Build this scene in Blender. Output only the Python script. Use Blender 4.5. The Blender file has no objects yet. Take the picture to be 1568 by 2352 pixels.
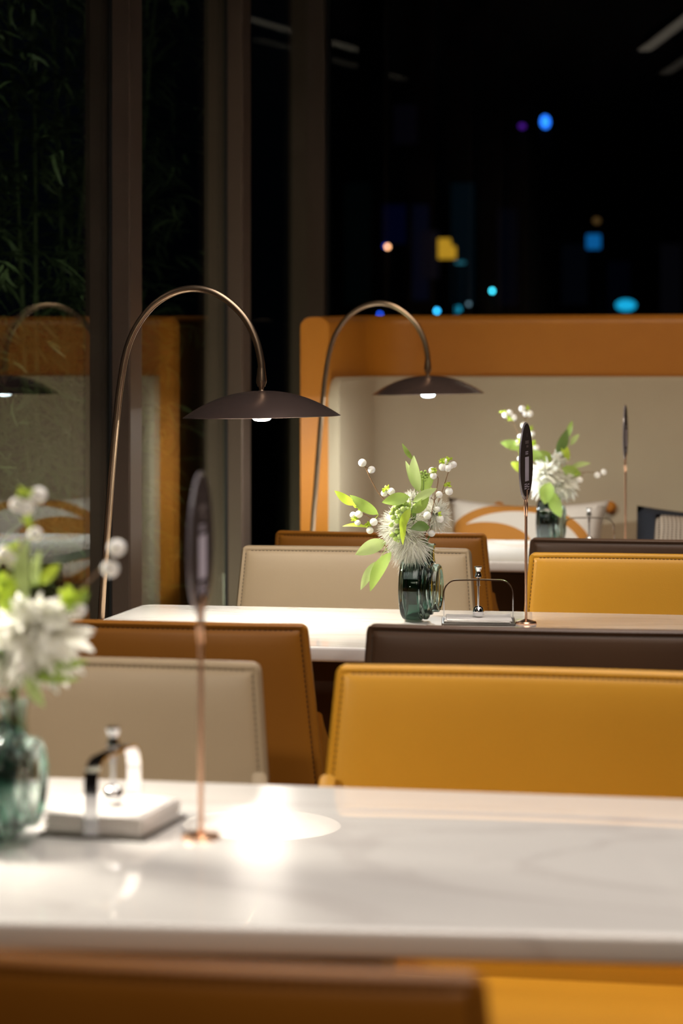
import bpy, bmesh, math, random
from mathutils import Vector, Matrix, Euler
R = math.radians
PI = math.pi
scene = bpy.context.scene
COL = scene.collection

# ------------------------------------------------------------------ camera, world, light, exposure
TH = R(11.0)             # the camera looks 11 degrees to the left of the rows' depth direction
FPX = 5547.0
ZC = 1.25
cam_d = bpy.data.cameras.new('camera')
cam = bpy.data.objects.new('camera', cam_d)
COL.objects.link(cam)
cam.location = (0, 0, ZC)
cam.rotation_euler = (R(90), 0, TH)
cam_d.sensor_fit = 'VERTICAL'
cam_d.sensor_height = 36.0
cam_d.sensor_width = 24.0
cam_d.lens = FPX / 2352 * 36.0
cam_d.shift_y = -346.0 / 2352
cam_d.clip_start = 0.05
cam_d.clip_end = 300
cam_d.dof.use_dof = True
cam_d.dof.focus_distance = 4.60
cam_d.dof.aperture_fstop = 4.2
scene.camera = cam

scene.view_settings.view_transform = 'Standard'
scene.view_settings.look = 'None'
scene.view_settings.gamma = 1
scene.view_settings.use_curve_mapping = False
scene.view_settings.exposure = 0.17

world = bpy.data.worlds.new('night')
scene.world = world
world.use_nodes = True
world.node_tree.nodes['Background'].inputs[0].default_value = (0.10, 0.14, 0.25, 1)
world.node_tree.nodes['Background'].inputs[1].default_value = 0.006

def area_light(name, loc, rot, sx, sy, power, color, spread=PI):
    l = bpy.data.lights.new(name, 'AREA')
    l.shape = 'RECTANGLE'; l.size = sx; l.size_y = sy
    l.energy = power; l.color = color; l.spread = spread
    o = bpy.data.objects.new(name, l)
    o.location = loc; o.rotation_euler = rot
    COL.objects.link(o)
    return o

WARM = (1.0, 0.83, 0.66)
# ceiling wash over the rows of tables and from the room on the right
area_light('ceiling_light_rows', (-0.1, 3.2, 2.93), (0, 0, 0), 1.6, 3.0, 39, (1.0, 0.91, 0.84), R(130))
area_light('ceiling_light_aisle', (0.7, 0.2, 2.93), (R(36), R(16), 0), 1.2, 1.2, 10, WARM, R(85))
area_light('ceiling_light_bench', (0.0, 5.6, 2.93), (R(28), 0, 0), 1.8, 0.8, 20, WARM, R(100))
# added fill without a fixture, lifts the bamboo outside
area_light('bamboo_fill', (-2.2, 5.6, 0.3), (R(125), 0, R(8)), 0.6, 0.6, 8, (1.0, 1.0, 0.75))

# ------------------------------------------------------------------ helpers
def W(px, py, Y):
    """point on the vertical plane Y = const that the photo's point (px, py) lies on"""
    a = (px - 784.0) / FPX
    c, s = math.cos(TH), math.sin(TH)
    X = Y * (a * c - s) / (c + a * s)
    d = Y * c - X * s
    return Vector((X, Y, ZC - (py - 830.0) / FPX * d))

def tag(o, label=None, cat=None, group=None, kind=None):
    if label: o['label'] = label
    if cat: o['category'] = cat
    if group: o['group'] = group
    if kind: o['kind'] = kind
    return o

def empty(name, loc=(0, 0, 0), rz=0.0):
    o = bpy.data.objects.new(name, None)
    o.location = loc; o.rotation_euler = (0, 0, rz)
    o.empty_display_size = 0.05
    COL.objects.link(o)
    return o

def kids(o):
    return [c for c in COL.objects if c.parent == o]

def copy_tree(o, parent=None):
    c = o.copy()
    COL.objects.link(c)
    if parent is not None: c.parent = parent
    for ch in kids(o):
        copy_tree(ch, c)
    return c

class MB:
    """collects geometry for one mesh object"""
    def __init__(self): self.v = []; self.f = []
    def add(self, vs, fs):
        n = len(self.v)
        self.v += [tuple(p) for p in vs]
        self.f += [tuple(i + n for i in f) for f in fs]
        return self
    def box(self, x0, x1, y0, y1, z0, z1):
        vs = [(x, y, z) for z in (z0, z1) for y in (y0, y1) for x in (x0, x1)]
        fs = [(0, 2, 3, 1), (4, 5, 7, 6), (0, 1, 5, 4), (2, 6, 7, 3), (0, 4, 6, 2), (1, 3, 7, 5)]
        return self.add(vs, fs)
    def obox(self, c, ax, ay, az):
        c = Vector(c)
        vs = [c + ax * i + ay * j + az * k for k in (-1, 1) for j in (-1, 1) for i in (-1, 1)]
        fs = [(0, 2, 3, 1), (4, 5, 7, 6), (0, 1, 5, 4), (2, 6, 7, 3), (0, 4, 6, 2), (1, 3, 7, 5)]
        return self.add(vs, fs)
    def tube(self, pts, rad, n=10, cap=True):
        pts = [Vector(p) for p in pts]
        if not hasattr(rad, '__len__'): rad = [rad] * len(pts)
        m = len(pts)
        tang = []
        for i in range(m):
            t = pts[min(i + 1, m - 1)] - pts[max(i - 1, 0)]
            tang.append(t.normalized() if t.length > 1e-9 else Vector((0, 0, 1)))
        up = Vector((0, 1, 0)) if abs(tang[0].y) < 0.9 else Vector((1, 0, 0))
        vs = []
        u = (up - tang[0] * up.dot(tang[0])).normalized()
        for i in range(m):
            u = (u - tang[i] * u.dot(tang[i]))
            u = u.normalized() if u.length > 1e-6 else tang[i].orthogonal().normalized()
            w = tang[i].cross(u)
            for k in range(n):
                a = 2 * PI * k / n
                vs.append(pts[i] + (u * math.cos(a) + w * math.sin(a)) * rad[i])
        fs = []
        for i in range(m - 1):
            for k in range(n):
                a, b = i * n + k, i * n + (k + 1) % n
                fs.append((a, b, b + n, a + n))
        if cap:
            fs.append(tuple(reversed(range(n))))
            fs.append(tuple(range((m - 1) * n, m * n)))
        return self.add(vs, fs)
    def lathe(self, prof, n=32, center=(0, 0, 0), mat=None, closed=False):
        """prof: (radius, height) pairs about local z; mat: optional 3x3 / 4x4 matrix"""
        c = Vector(center)
        vs = []; fs = []; rows = []
        for r, h in prof:
            if r < 1e-6:
                rows.append([len(vs)]); vs.append(Vector((0, 0, h)))
            else:
                rows.append(list(range(len(vs), len(vs) + n)))
                vs += [Vector((r * math.cos(2 * PI * k / n), r * math.sin(2 * PI * k / n), h)) for k in range(n)]
        pairs = list(zip(rows, rows[1:])) + ([(rows[-1], rows[0])] if closed else [])
        for a, b in pairs:
            for k in range(n):
                q = [a[k % len(a)], a[(k + 1) % len(a)], b[(k + 1) % len(b)], b[k % len(b)]]
                q2 = []
                for i in q:
                    if i not in q2: q2.append(i)
                if len(q2) > 2: fs.append(tuple(q2))
        if mat is not None: vs = [mat @ p for p in vs]
        return self.add([p + c for p in vs], fs)
    def ball(self, c, r, n=14, m=9, sz=1.0, rot=None):
        prof = [(r * math.sin(PI * i / m), -r * sz * math.cos(PI * i / m)) for i in range(m + 1)]
        prof[0] = (0, prof[0][1]); prof[-1] = (0, prof[-1][1])
        return self.lathe(prof, n, c, rot)
    def build(self, name, mat, parent=None, smooth=True, bevel=None, seg=3, sub=0, loc=None, angle=40):
        me = bpy.data.meshes.new(name)
        me.from_pydata(self.v, [], self.f)
        me.validate()
        bm = bmesh.new(); bm.from_mesh(me)
        bmesh.ops.recalc_face_normals(bm, faces=bm.faces)
        bm.to_mesh(me); bm.free()
        o = bpy.data.objects.new(name, me)
        COL.objects.link(o)
        if mat: me.materials.append(mat)
        if parent is not None: o.parent = parent
        if loc is not None: o.location = loc
        if bevel:
            b = o.modifiers.new('bevel', 'BEVEL'); b.width = bevel; b.segments = seg
            b.limit_method = 'ANGLE'; b.angle_limit = R(30); b.harden_normals = False
        if sub:
            s = o.modifiers.new('sub', 'SUBSURF'); s.levels = sub; s.render_levels = sub
        if smooth:
            me.shade_smooth()
            if hasattr(me, 'set_sharp_from_angle') and not sub: me.set_sharp_from_angle(angle=R(angle))
        return o

# ------------------------------------------------------------------ materials
def srgb(r, g, b):
    f = lambda c: (c / 255.0 / 12.92) if c / 255.0 <= 0.04045 else ((c / 255.0 + 0.055) / 1.055) ** 2.4
    return (f(r), f(g), f(b), 1)

def pmat(name, col, rough=0.5, metal=0.0, spec=0.5, coat=0.0, coat_rough=0.03, trans=0.0, ior=1.45,
         bump=None, var=None, emit=None, estr=0.0, sss=0.0, sheen=0.0):
    m = bpy.data.materials.new(name); m.use_nodes = True
    nt = m.node_tree; p = nt.nodes['Principled BSDF']
    p.inputs['Base Color'].default_value = col
    p.inputs['Roughness'].default_value = rough
    p.inputs['Metallic'].default_value = metal
    p.inputs['Specular IOR Level'].default_value = spec
    p.inputs['Coat Weight'].default_value = coat
    p.inputs['Coat Roughness'].default_value = coat_rough
    p.inputs['Transmission Weight'].default_value = trans
    p.inputs['IOR'].default_value = ior
    if sheen: p.inputs['Sheen Weight'].default_value = sheen
    if sss:
        p.inputs['Subsurface Weight'].default_value = sss
        p.inputs['Subsurface Scale'].default_value = 0.006
        p.inputs['Subsurface Radius'].default_value = (1.0, 0.95, 0.8)
    if emit:
        p.inputs['Emission Color'].default_value = emit
        p.inputs['Emission Strength'].default_value = estr
    if bump or var:
        tc = nt.nodes.new('ShaderNodeTexCoord')
    if bump:
        sc_, st, dist = bump
        n = nt.nodes.new('ShaderNodeTexNoise'); n.inputs['Scale'].default_value = sc_
        n.inputs['Detail'].default_value = 4
        b = nt.nodes.new('ShaderNodeBump'); b.inputs['Strength'].default_value = st
        b.inputs['Distance'].default_value = dist
        nt.links.new(tc.outputs['Object'], n.inputs['Vector'])
        nt.links.new(n.outputs['Fac'], b.inputs['Height'])
        nt.links.new(b.outputs['Normal'], p.inputs['Normal'])
    if var:
        col2, sc2 = var
        n = nt.nodes.new('ShaderNodeTexNoise'); n.inputs['Scale'].default_value = sc2
        n.inputs['Detail'].default_value = 5
        mx = nt.nodes.new('ShaderNodeMix'); mx.data_type = 'RGBA'
        mx.inputs['A'].default_value = col; mx.inputs['B'].default_value = col2
        nt.links.new(tc.outputs['Object'], n.inputs['Vector'])
        nt.links.new(n.outputs['Fac'], mx.inputs['Factor'])
        nt.links.new(mx.outputs['Result'], p.inputs['Base Color'])
    return m

def leather(name, c1, c2, rough=0.42):
    return pmat(name, c1, rough, spec=0.45, bump=(420, 0.25, 0.0006), var=(c2, 9))

M = {}
M['mustard'] = leather('mustard_leather', (0.66, 0.325, 0.026, 1), (0.60, 0.285, 0.020, 1), 0.40)
M['cognac'] = leather('cognac_leather', (0.35, 0.132, 0.013, 1), (0.30, 0.108, 0.010, 1), 0.42)
M['taupe'] = leather('taupe_leather', (0.33, 0.245, 0.152, 1), (0.30, 0.22, 0.135, 1), 0.5)
M['espresso'] = leather('espresso_leather', (0.105, 0.055, 0.030, 1), (0.085, 0.045, 0.026, 1), 0.42)
M['bench_leather'] = leather('bench_leather', (0.45, 0.165, 0.014, 1), (0.39, 0.135, 0.011, 1), 0.45)
M['bench_fabric'] = pmat('bench_fabric', (0.46, 0.385, 0.27, 1), 0.75, spec=0.3, bump=(300, 0.3, 0.0008), var=((0.42, 0.35, 0.245, 1), 6))
M['thread_dark'] = pmat('brown_thread', (0.06, 0.022, 0.006, 1), 0.8)
M['thread_grey'] = pmat('grey_thread', (0.10, 0.075, 0.055, 1), 0.8)
M['chair_metal'] = pmat('dark_bronze_legs', (0.05, 0.03, 0.02, 1), 0.35, metal=0.9)
M['bronze'] = pmat('brushed_bronze', (0.44, 0.32, 0.22, 1), 0.32, metal=1.0)
M['shade'] = pmat('brown_lacquered_metal', (0.21, 0.145, 0.128, 1), 0.27, metal=0.75, spec=0.5, coat=0.25, coat_rough=0.25)
M['shade_white'] = pmat('white_enamel', (0.86, 0.83, 0.78, 1), 0.5)
M['rose_gold'] = pmat('rose_gold', (0.95, 0.58, 0.38, 1), 0.28, metal=1.0)
M['chrome'] = pmat('chrome', (0.82, 0.82, 0.84, 1), 0.07, metal=1.0)
M['card'] = pmat('dark_card', (0.022, 0.015, 0.016, 1), 0.6, spec=0.12)
M['card_print'] = pmat('pale_print', (0.45, 0.40, 0.48, 1), 0.6)
M['card_faint'] = pmat('faint_print', (0.10, 0.078, 0.08, 1), 0.6)
M['acrylic'] = pmat('smoky_acrylic', (0.30, 0.27, 0.30, 1), 0.15, trans=0.4, spec=0.6)
M['paper'] = pmat('napkin_paper', (0.80, 0.76, 0.72, 1), 0.85, bump=(140, 0.25, 0.001))
M['tray'] = pmat('dark_tray', (0.07, 0.06, 0.05, 1), 0.35)
M['frame'] = pmat('bronze_window_frame', (0.145, 0.100, 0.075, 1), 0.38, metal=0.45, spec=0.4)
M['gasket'] = pmat('black_rubber', (0.008, 0.008, 0.008, 1), 0.6)
M['floor'] = pmat('brown_floor', (0.135, 0.062, 0.026, 1), 0.45, var=((0.09, 0.04, 0.018, 1), 3))
M['dark_wall'] = pmat('dark_wall', (0.035, 0.028, 0.024, 1), 0.8, var=((0.028, 0.022, 0.02, 1), 2))
M['ceiling'] = pmat('dark_ceiling', (0.05, 0.042, 0.038, 1), 0.85, var=((0.04, 0.035, 0.03, 1), 2))
M['table_leg'] = pmat('dark_table_metal', (0.030, 0.018, 0.012, 1), 0.4, metal=0.7)
M['panel_wood'] = pmat('dark_panel_wood', (0.11, 0.045, 0.016, 1), 0.5, var=((0.085, 0.034, 0.012, 1), 4))
M['soil'] = pmat('garden_soil', (0.02, 0.018, 0.012, 1), 0.95, var=((0.012, 0.011, 0.008, 1), 5))
M['asphalt'] = pmat('asphalt', (0.02, 0.02, 0.022, 1), 0.85, var=((0.014, 0.014, 0.016, 1), 1))
M['bamboo_leaf'] = pmat('bamboo_leaf', (0.13, 0.17, 0.07, 1), 0.5, var=((0.07, 0.12, 0.045, 1), 4))
M['bamboo_culm'] = pmat('bamboo_culm', (0.10, 0.13, 0.05, 1), 0.5, var=((0.06, 0.09, 0.03, 1), 6))

def leafmat(name, c1, c2, tr=0.35):
    m = bpy.data.materials.new(name); m.use_nodes = True
    nt = m.node_tree; p = nt.nodes['Principled BSDF']; out = nt.nodes['Material Output']
    tc = nt.nodes.new('ShaderNodeTexCoord'); n = nt.nodes.new('ShaderNodeTexNoise'); n.inputs['Scale'].default_value = 60
    mx = nt.nodes.new('ShaderNodeMix'); mx.data_type = 'RGBA'
    mx.inputs['A'].default_value = c1; mx.inputs['B'].default_value = c2
    nt.links.new(tc.outputs['Object'], n.inputs['Vector']); nt.links.new(n.outputs['Fac'], mx.inputs['Factor'])
    nt.links.new(mx.outputs['Result'], p.inputs['Base Color']); p.inputs['Roughness'].default_value = 0.5
    t = nt.nodes.new('ShaderNodeBsdfTranslucent'); nt.links.new(mx.outputs['Result'], t.inputs['Color'])
    ms = nt.nodes.new('ShaderNodeMixShader'); ms.inputs[0].default_value = tr
    nt.links.new(p.outputs[0], ms.inputs[1]); nt.links.new(t.outputs[0], ms.inputs[2])
    nt.links.new(ms.outputs[0], out.inputs['Surface'])
    return m
M['leaf_pale'] = leafmat('pale_green_leaf', (0.55, 0.68, 0.28, 1), (0.46, 0.60, 0.21, 1))
M['leaf_mid'] = leafmat('mid_green_leaf', (0.36, 0.49, 0.10, 1), (0.28, 0.42, 0.08, 1))
M['leaf_bright'] = leafmat('bright_green_leaf', (0.58, 0.72, 0.07, 1), (0.46, 0.62, 0.06, 1))
M['leaf_dark'] = leafmat('dark_green_leaf', (0.16, 0.25, 0.06, 1), (0.11, 0.19, 0.04, 1))
M['petal'] = leafmat('white_petal', (0.93, 0.92, 0.86, 1), (0.86, 0.86, 0.78, 1), 0.5)
M['snowberry'] = pmat('snowberry_skin', (0.93, 0.91, 0.87, 1), 0.4, sss=0.5)
M['green_berry'] = pmat('green_berry_skin', (0.40, 0.55, 0.14, 1), 0.4, sss=0.2)
M['twig'] = pmat('brown_twig', (0.20, 0.11, 0.05, 1), 0.7)
M['green_stem'] = pmat('green_stem', (0.16, 0.25, 0.06, 1), 0.6)

def pane_glass():
    """window glass: sees through, reflects by the angle (Schlick), both faces"""
    m = bpy.data.materials.new('window_glass'); m.use_nodes = True
    nt = m.node_tree; nt.nodes.clear()
    out = nt.nodes.new('ShaderNodeOutputMaterial')
    g = nt.nodes.new('ShaderNodeNewGeometry')
    dot = nt.nodes.new('ShaderNodeVectorMath'); dot.operation = 'DOT_PRODUCT'
    nt.links.new(g.outputs['Incoming'], dot.inputs[0]); nt.links.new(g.outputs['Normal'], dot.inputs[1])
    def mth(op, a, b=None):
        n = nt.nodes.new('ShaderNodeMath'); n.operation = op
        for i, x in enumerate((a, b)):
            if x is None: continue
            if isinstance(x, (int, float)): n.inputs[i].default_value = x
            else: nt.links.new(x, n.inputs[i])
        return n.outputs[0]
    c = mth('ABSOLUTE', dot.outputs['Value'])
    s = mth('POWER', mth('SUBTRACT', 1.0, c), 5.0)
    fr = mth('ADD', mth('MULTIPLY', s, 0.96), 0.035)
    tr = nt.nodes.new('ShaderNodeBsdfTransparent'); tr.inputs[0].default_value = (0.86, 0.91, 0.89, 1)
    gl = nt.nodes.new('ShaderNodeBsdfGlossy'); gl.inputs['Roughness'].default_value = 0.0
    gl.inputs['Color'].default_value = (0.97, 0.97, 0.93, 1)
    mx = nt.nodes.new('ShaderNodeMixShader')
    nt.links.new(fr, mx.inputs[0]); nt.links.new(tr.outputs[0], mx.inputs[1]); nt.links.new(gl.outputs[0], mx.inputs[2])
    nt.links.new(mx.outputs[0], out.inputs['Surface'])
    return m
M['pane'] = pane_glass()

def marble():
    m = pmat('white_marble', (0.81, 0.785, 0.75, 1), 0.22, spec=0.02, coat=1.0, coat_rough=0.010)
    nt = m.node_tree; p = nt.nodes['Principled BSDF']
    tc = nt.nodes.new('ShaderNodeTexCoord')
    mp = nt.nodes.new('ShaderNodeMapping'); mp.inputs['Rotation'].default_value = (0, 0, R(24)); mp.inputs['Scale'].default_value = (0.7, 2.0, 1)
    n = nt.nodes.new('ShaderNodeTexNoise'); n.inputs['Scale'].default_value = 1.6; n.inputs['Detail'].default_value = 7
    n.inputs['Distortion'].default_value = 1.1
    s = nt.nodes.new('ShaderNodeMath'); s.operation = 'SUBTRACT'; s.inputs[1].default_value = 0.5
    a = nt.nodes.new('ShaderNodeMath'); a.operation = 'ABSOLUTE'
    cr = nt.nodes.new('ShaderNodeValToRGB')
    cr.color_ramp.elements[0].position = 0.0; cr.color_ramp.elements[0].color = (0.70, 0.665, 0.64, 1)
    cr.color_ramp.elements[1].position = 0.022; cr.color_ramp.elements[1].color = (0.79, 0.765, 0.735, 1)
    nt.links.new(tc.outputs['Object'], mp.inputs['Vector']); nt.links.new(mp.outputs[0], n.inputs['Vector'])
    nt.links.new(n.outputs['Fac'], s.inputs[0]); nt.links.new(s.outputs[0], a.inputs[0])
    nt.links.new(a.outputs[0], cr.inputs['Fac']); nt.links.new(cr.outputs['Color'], p.inputs['Base Color'])
    return m
M['marble'] = marble()

def vase_glass():
    m = pmat('green_glass', (0.62, 0.78, 0.71, 1), 0.02, trans=1.0, ior=1.45)
    nt = m.node_tree
    va = nt.nodes.new('ShaderNodeVolumeAbsorption'); va.inputs['Color'].default_value = (0.10, 0.30, 0.24, 1)
    va.inputs['Density'].default_value = 4
    nt.links.new(va.outputs[0], nt.nodes['Material Output'].inputs['Volume'])
    return m
M['vase'] = vase_glass()

def emitter(name, col, strength):
    return pmat(name, (0.02, 0.02, 0.02, 1), 0.5, emit=col + (1,), estr=strength)

# ------------------------------------------------------------------ the room
XW = -1.628          # the glass side wall
YB = 7.80            # the glass wall behind the bench
XR, YN, ZT = 4.2, -2.6, 3.0
MUL = [2.075, 3.21, 4.35, 5.49, 6.635, 7.785]      # mullions of the side wall

def struct(o): return tag(o, kind='structure')
struct(MB().box(XW - 0.12, XR + 0.1, YN - 0.1, YB + 0.12, -0.1, 0.0).build('floor', M['floor'], smooth=False))
struct(MB().box(XW - 0.12, XR + 0.1, YN - 0.1, YB + 0.12, ZT, ZT + 0.1).build('ceiling', M['ceiling'], smooth=False))
struct(MB().box(XR, XR + 0.1, YN - 0.1, YB + 0.12, 0.0, ZT).build('wall_right', M['dark_wall'], smooth=False))
struct(MB().box(XW - 0.12, XR, YN - 0.1, YN, 0.0, ZT).build('wall_near', M['dark_wall'], smooth=False))
struct(MB().box(XW - 0.06, XW + 0.02, YN, MUL[0], 0.0, ZT).build('wall_left', M['dark_wall'], smooth=False))
# window bays of the side wall
for i in range(len(MUL) - 1):
    w = struct(empty('window_%d' % (i + 1), (XW, (MUL[i] + MUL[i + 1]) / 2, 0.0)))
    h = (MUL[i + 1] - MUL[i]) / 2
    MB().box(-0.004, 0.004, -h + 0.05, h, 0.06, 2.88).build('pane', M['pane'], w, smooth=False)
    fr = MB()
    fr.box(-0.04, 0.03, -h + 0.05, h, 0.0, 0.06).box(-0.04, 0.03, -h + 0.05, h, 2.88, 3.0)
    fr.build('window_frame', M['frame'], w, smooth=False, bevel=0.003)
for i, y in enumerate(MUL[:-1]):
    t = struct(empty('trim_%d' % (i + 1), (XW, y, 0.0)))
    mb = MB()
    mb.box(0.006, 0.054, 0.0, 0.105, 0.0, 3.0)
    mb.box(-0.06, 0.006, 0.012, 0.105, 0.0, 3.0)
    mb.build('mullion', M['frame'], t, smooth=False, bevel=0.004)
    MB().box(0.0045, 0.010, -0.007, 0.0, 0.06, 2.88).build('gasket', M['gasket'], t, smooth=False)
# corner post and the wide window behind the bench
t = struct(empty('trim_%d' % (len(MUL)), (XW, MUL[-1] - 0.005, 0.0)))
MB().box(-0.06, 0.058, 0.0, 0.10, 0.0, 3.0).build('mullion', M['frame'], t, smooth=False, bevel=0.004)
MB().box(0.058, 0.066, 0.03, 0.05, 0.06, 2.88).build('gasket', M['gasket'], t, smooth=False)
w = struct(empty('window_%d' % len(MUL), (1.3, YB + 0.04, 0.0)))
MB().box(XW + 0.062 - 1.3, XR - 1.3, -0.004, 0.004, 0.06, 2.88).build('pane', M['pane'], w, smooth=False)
MB().box(XW + 0.062 - 1.3, XR - 1.3, -0.03, 0.04, 0.0, 0.06).box(XW + 0.062 - 1.3, XR - 1.3, -0.03, 0.04, 2.88, 3.0).build('window_frame', M['frame'], w, smooth=False, bevel=0.003)
# outside ground
struct(MB().box(-40, 40, YB + 0.13, 70, -0.25, -0.12).build('ground_street', M['asphalt'], smooth=False))
struct(MB().box(-8, XW - 0.13, -3, YB + 0.12, -0.25, -0.12).build('ground_garden', M['soil'], smooth=False))

# two linear lamps on the ceiling behind the table rows (their reflections show top right in the back glass)
for (x0, y0, x1, y1, s, lab) in ((-0.90, 2.36, -0.42, 4.36, 0.8, 'slim linear ceiling lamp, the brighter of the two mirrored in the back window'),
                              (-0.85, 1.28, -0.38, 3.24, 0.22, 'slim linear ceiling lamp, the dimmer of the two mirrored in the back window')):
    a, b = Vector((x0, y0, 0)), Vector((x1, y1, 0))
    L = (b - a).length; ang = math.atan2(b.y - a.y, b.x - a.x)
    o = tag(empty('linear_ceiling_lamp', (a + b) / 2 + Vector((0, 0, 3.0)), ang), lab, 'ceiling lamp', 'linear lamps on the ceiling')
    MB().box(-L / 2, L / 2, -0.040, 0.040, -0.045, 0.0).build('housing', M['frame'], o, smooth=False, bevel=0.004)
    MB().box(-L / 2 + 0.01, L / 2 - 0.01, -0.034, 0.034, -0.050, -0.045).build('diffuser', emitter('linear_lamp_glow', (1.0, 0.82, 0.68), s), o, smooth=False)

# ------------------------------------------------------------------ the banquette
XI = -1.370
def bench():
    root = tag(empty('banquette_bench', (0.6, 7.3, 0.0)), 'high-backed built-in bench, cognac leather shell with a beige fabric lining, under the back window', 'bench')
    off = Vector((0.6, 7.3, 0.0))
    # plan path of the inner face: from the wing's front, round the corner, along the back
    Yf, Yb, r = 6.86, 7.46, 0.15
    inner = []
    for f in (0, 0.01, 0.03, 0.06, 0.10, 0.16, 0.3, 0.5, 0.75, 1): inner.append((XI + 0.018 * f, Yf + (Yb - r - Yf) * f))
    xi2 = XI + 0.018
    for i in range(1, 13):
        a = PI - (PI / 2) * i / 12
        inner.append((xi2 + r + r * math.cos(a), Yb - r + r * math.sin(a)))
    for x in (-0.9, -0.6, -0.3, 0.0, 0.4, 0.9, 1.6, 2.4): inner.append((x, Yb))
    n = len(inner)
    def offset(path, dist):
        out = []
        for i, p in enumerate(path):
            a = Vector(path[max(i - 1, 0)]); b = Vector(path[min(i + 1, len(path) - 1)])
            t = (b - a).normalized(); nn = Vector((-t.y, t.x))
            out.append((p[0] + nn.x * dist, p[1] + nn.y * dist))
        return out
    def ztop(i):
        f = max(0.0, min(1.0, (inner[i][1] - Yf) / (Yb - Yf)))
        z = 1.379 + 0.016 * f
        if i == 0: z -= 0.0
        return z
    def wall(path_in, d_in, d_out, z0, zt, name, mat, rr, puff=0.0, caps=True):
        """swept section: rounded top, between offsets d_in (towards the sitter) and d_out"""
        sec_n = 7
        vs = []; rows = 0
        cols = None
        prof = [(d_in, 0.0)]
        prof += [(d_in, 0.35), (d_in - puff, 0.7)]
        k = []
        for j in range(sec_n + 1):
            a = PI - PI * 0.5 * j / sec_n
            k.append((d_in + rr + rr * math.cos(a), -rr + rr * math.sin(a)))
        for j in range(sec_n + 1):
            a = PI / 2 - PI * 0.5 * j / sec_n
            k.append((d_out - rr + rr * math.cos(a), -rr + rr * math.sin(a)))
        offs = []
        m = 4 + len(k)
        for i in range(n):
            z1 = zt(i) if callable(zt) else zt
            ring = [(d_in, z0), (d_in, z0 + (z1 - rr - z0) * 0.5)]
            ring += [(dd, z1 + hh) for dd, hh in k]
            ring += [(d_out, z0 + (z1 - rr - z0) * 0.5), (d_out, z0)]
            offs.append(ring)
        m = len(offs[0])
        for j in range(m):
            pass
        vs = []
        for i in range(n):
            a = Vector(inner[max(i - 1, 0)]); b = Vector(inner[min(i + 1, n - 1)])
            t = (b - a).normalized(); nn = Vector((-t.y, t.x))
            for dd, z in offs[i]:
                slant = 0.75 * max(0.0, dd) * max(0.0, 1 - (inner[i][1] - Yf) / 0.12)      # the wing's front edge is cut at an angle
                vs.append((inner[i][0] + nn.x * dd - off.x, inner[i][1] + nn.y * dd - off.y - slant, z))
        fs = []
        for i in range(n - 1):
            for j in range(m):
                a = i * m + j; b = i * m + (j + 1) % m
                fs.append((a, b, b + m, a + m))
        fs.append(tuple(range(m))); fs.append(tuple((n - 1) * m + j for j in range(m)))
        return MB().add(vs, fs).build(name, mat, root, bevel=0.018 if caps else None, seg=4)
    shell = wall(inner, 0.0, 0.075, 0.02, ztop, 'shell', M['bench_leather'], 0.030)
    # fabric lining: a padded layer on the inside, up to the leather band
    lin = wall(inner, -0.030, 0.002, 0.40, lambda i: 1.204 - 0.045 * (1 - math.sqrt(max(0.0, 1 - max(0.0, 1 - (inner[i][1] - Yf) / 0.045) ** 2))), 'lining', M['bench_fabric'], 0.014)
    tag(lin, label='beige fabric lining')
    # seam lines of the leather band
    for x in (-1.0 + 0.83, 0.95):
        sm = MB().box(x - off.x - 0.0012, x - off.x + 0.0012, Yb - off.y - 0.0012, Yb - off.y + 0.001, 1.205, 1.38)
        sm.build('seam', M['thread_dark'], root, smooth=False)
    # seat
    b = MB().box(XI + 0.05 - off.x, 2.4 - off.x, 6.90 - off.y, 7.44 - off.y, 0.30, 0.46)
    b.build('seat_cushion', M['bench_leather'], root, bevel=0.03, seg=4)
    MB().box(XI + 0.02 - off.x, 2.4 - off.x, 6.93 - off.y, 7.44 - off.y, 0.0, 0.30).build('plinth', M['bench_leather'], root, smooth=False, bevel=0.006)
    for px, py in ((1145, 1166), (1401, 1165)):
        p = W(px, py, 7.42)
        MB().lathe([(0, -0.020), (0.010, -0.019), (0.0165, -0.012), (0.019, 0.0), (0.017, 0.012), (0.012, 0.022), (0.006, 0.026)], 20,
                   (p.x - off.x, p.y - off.y, p.z), Matrix.Rotation(R(-90), 3, 'X')).build('button', M['bench_leather'], root)
    return root
bench()

def pillow(name, w, h, t, mat, parent=None, n=16, puffy=1.0, sag=0.06):
    vs = []; fs = []
    def P(u, v, s):
        e = (1 - u ** 4) * (1 - v ** 4)
        d = t * 0.5 * max(e, 0) ** 0.55
        x = u * w / 2 * (1 - sag * (1 - abs(v) ** 2) * abs(u) ** 6)
        z = v * h / 2 * (1 - sag * 1.6 * (1 - abs(u) ** 2) * abs(v) ** 3)
        return (x, s * d, z)
    for s in (-1, 1):
        for i in range(n + 1):
            for j in range(n + 1):
                vs.append(P(-1 + 2 * i / n, -1 + 2 * j / n, s))
    N = (n + 1) ** 2
    for i in range(n):
        for j in range(n):
            a = i * (n + 1) + j
            fs.append((a, a + 1, a + n + 2, a + n + 1)); fs.append((a + N, a + n + 1 + N, a + n + 2 + N, a + 1 + N))
    mb = MB(); mb.add(vs, fs)
    o = mb.build(name, mat, parent)
    bm = bmesh.new(); bm.from_mesh(o.data)
    bmesh.ops.remove_doubles(bm, verts=bm.verts, dist=0.0004)
    bmesh.ops.recalc_face_normals(bm, faces=bm.faces)
    bm.to_mesh(o.data); bm.free()
    o.data.shade_smooth()
    return o

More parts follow.
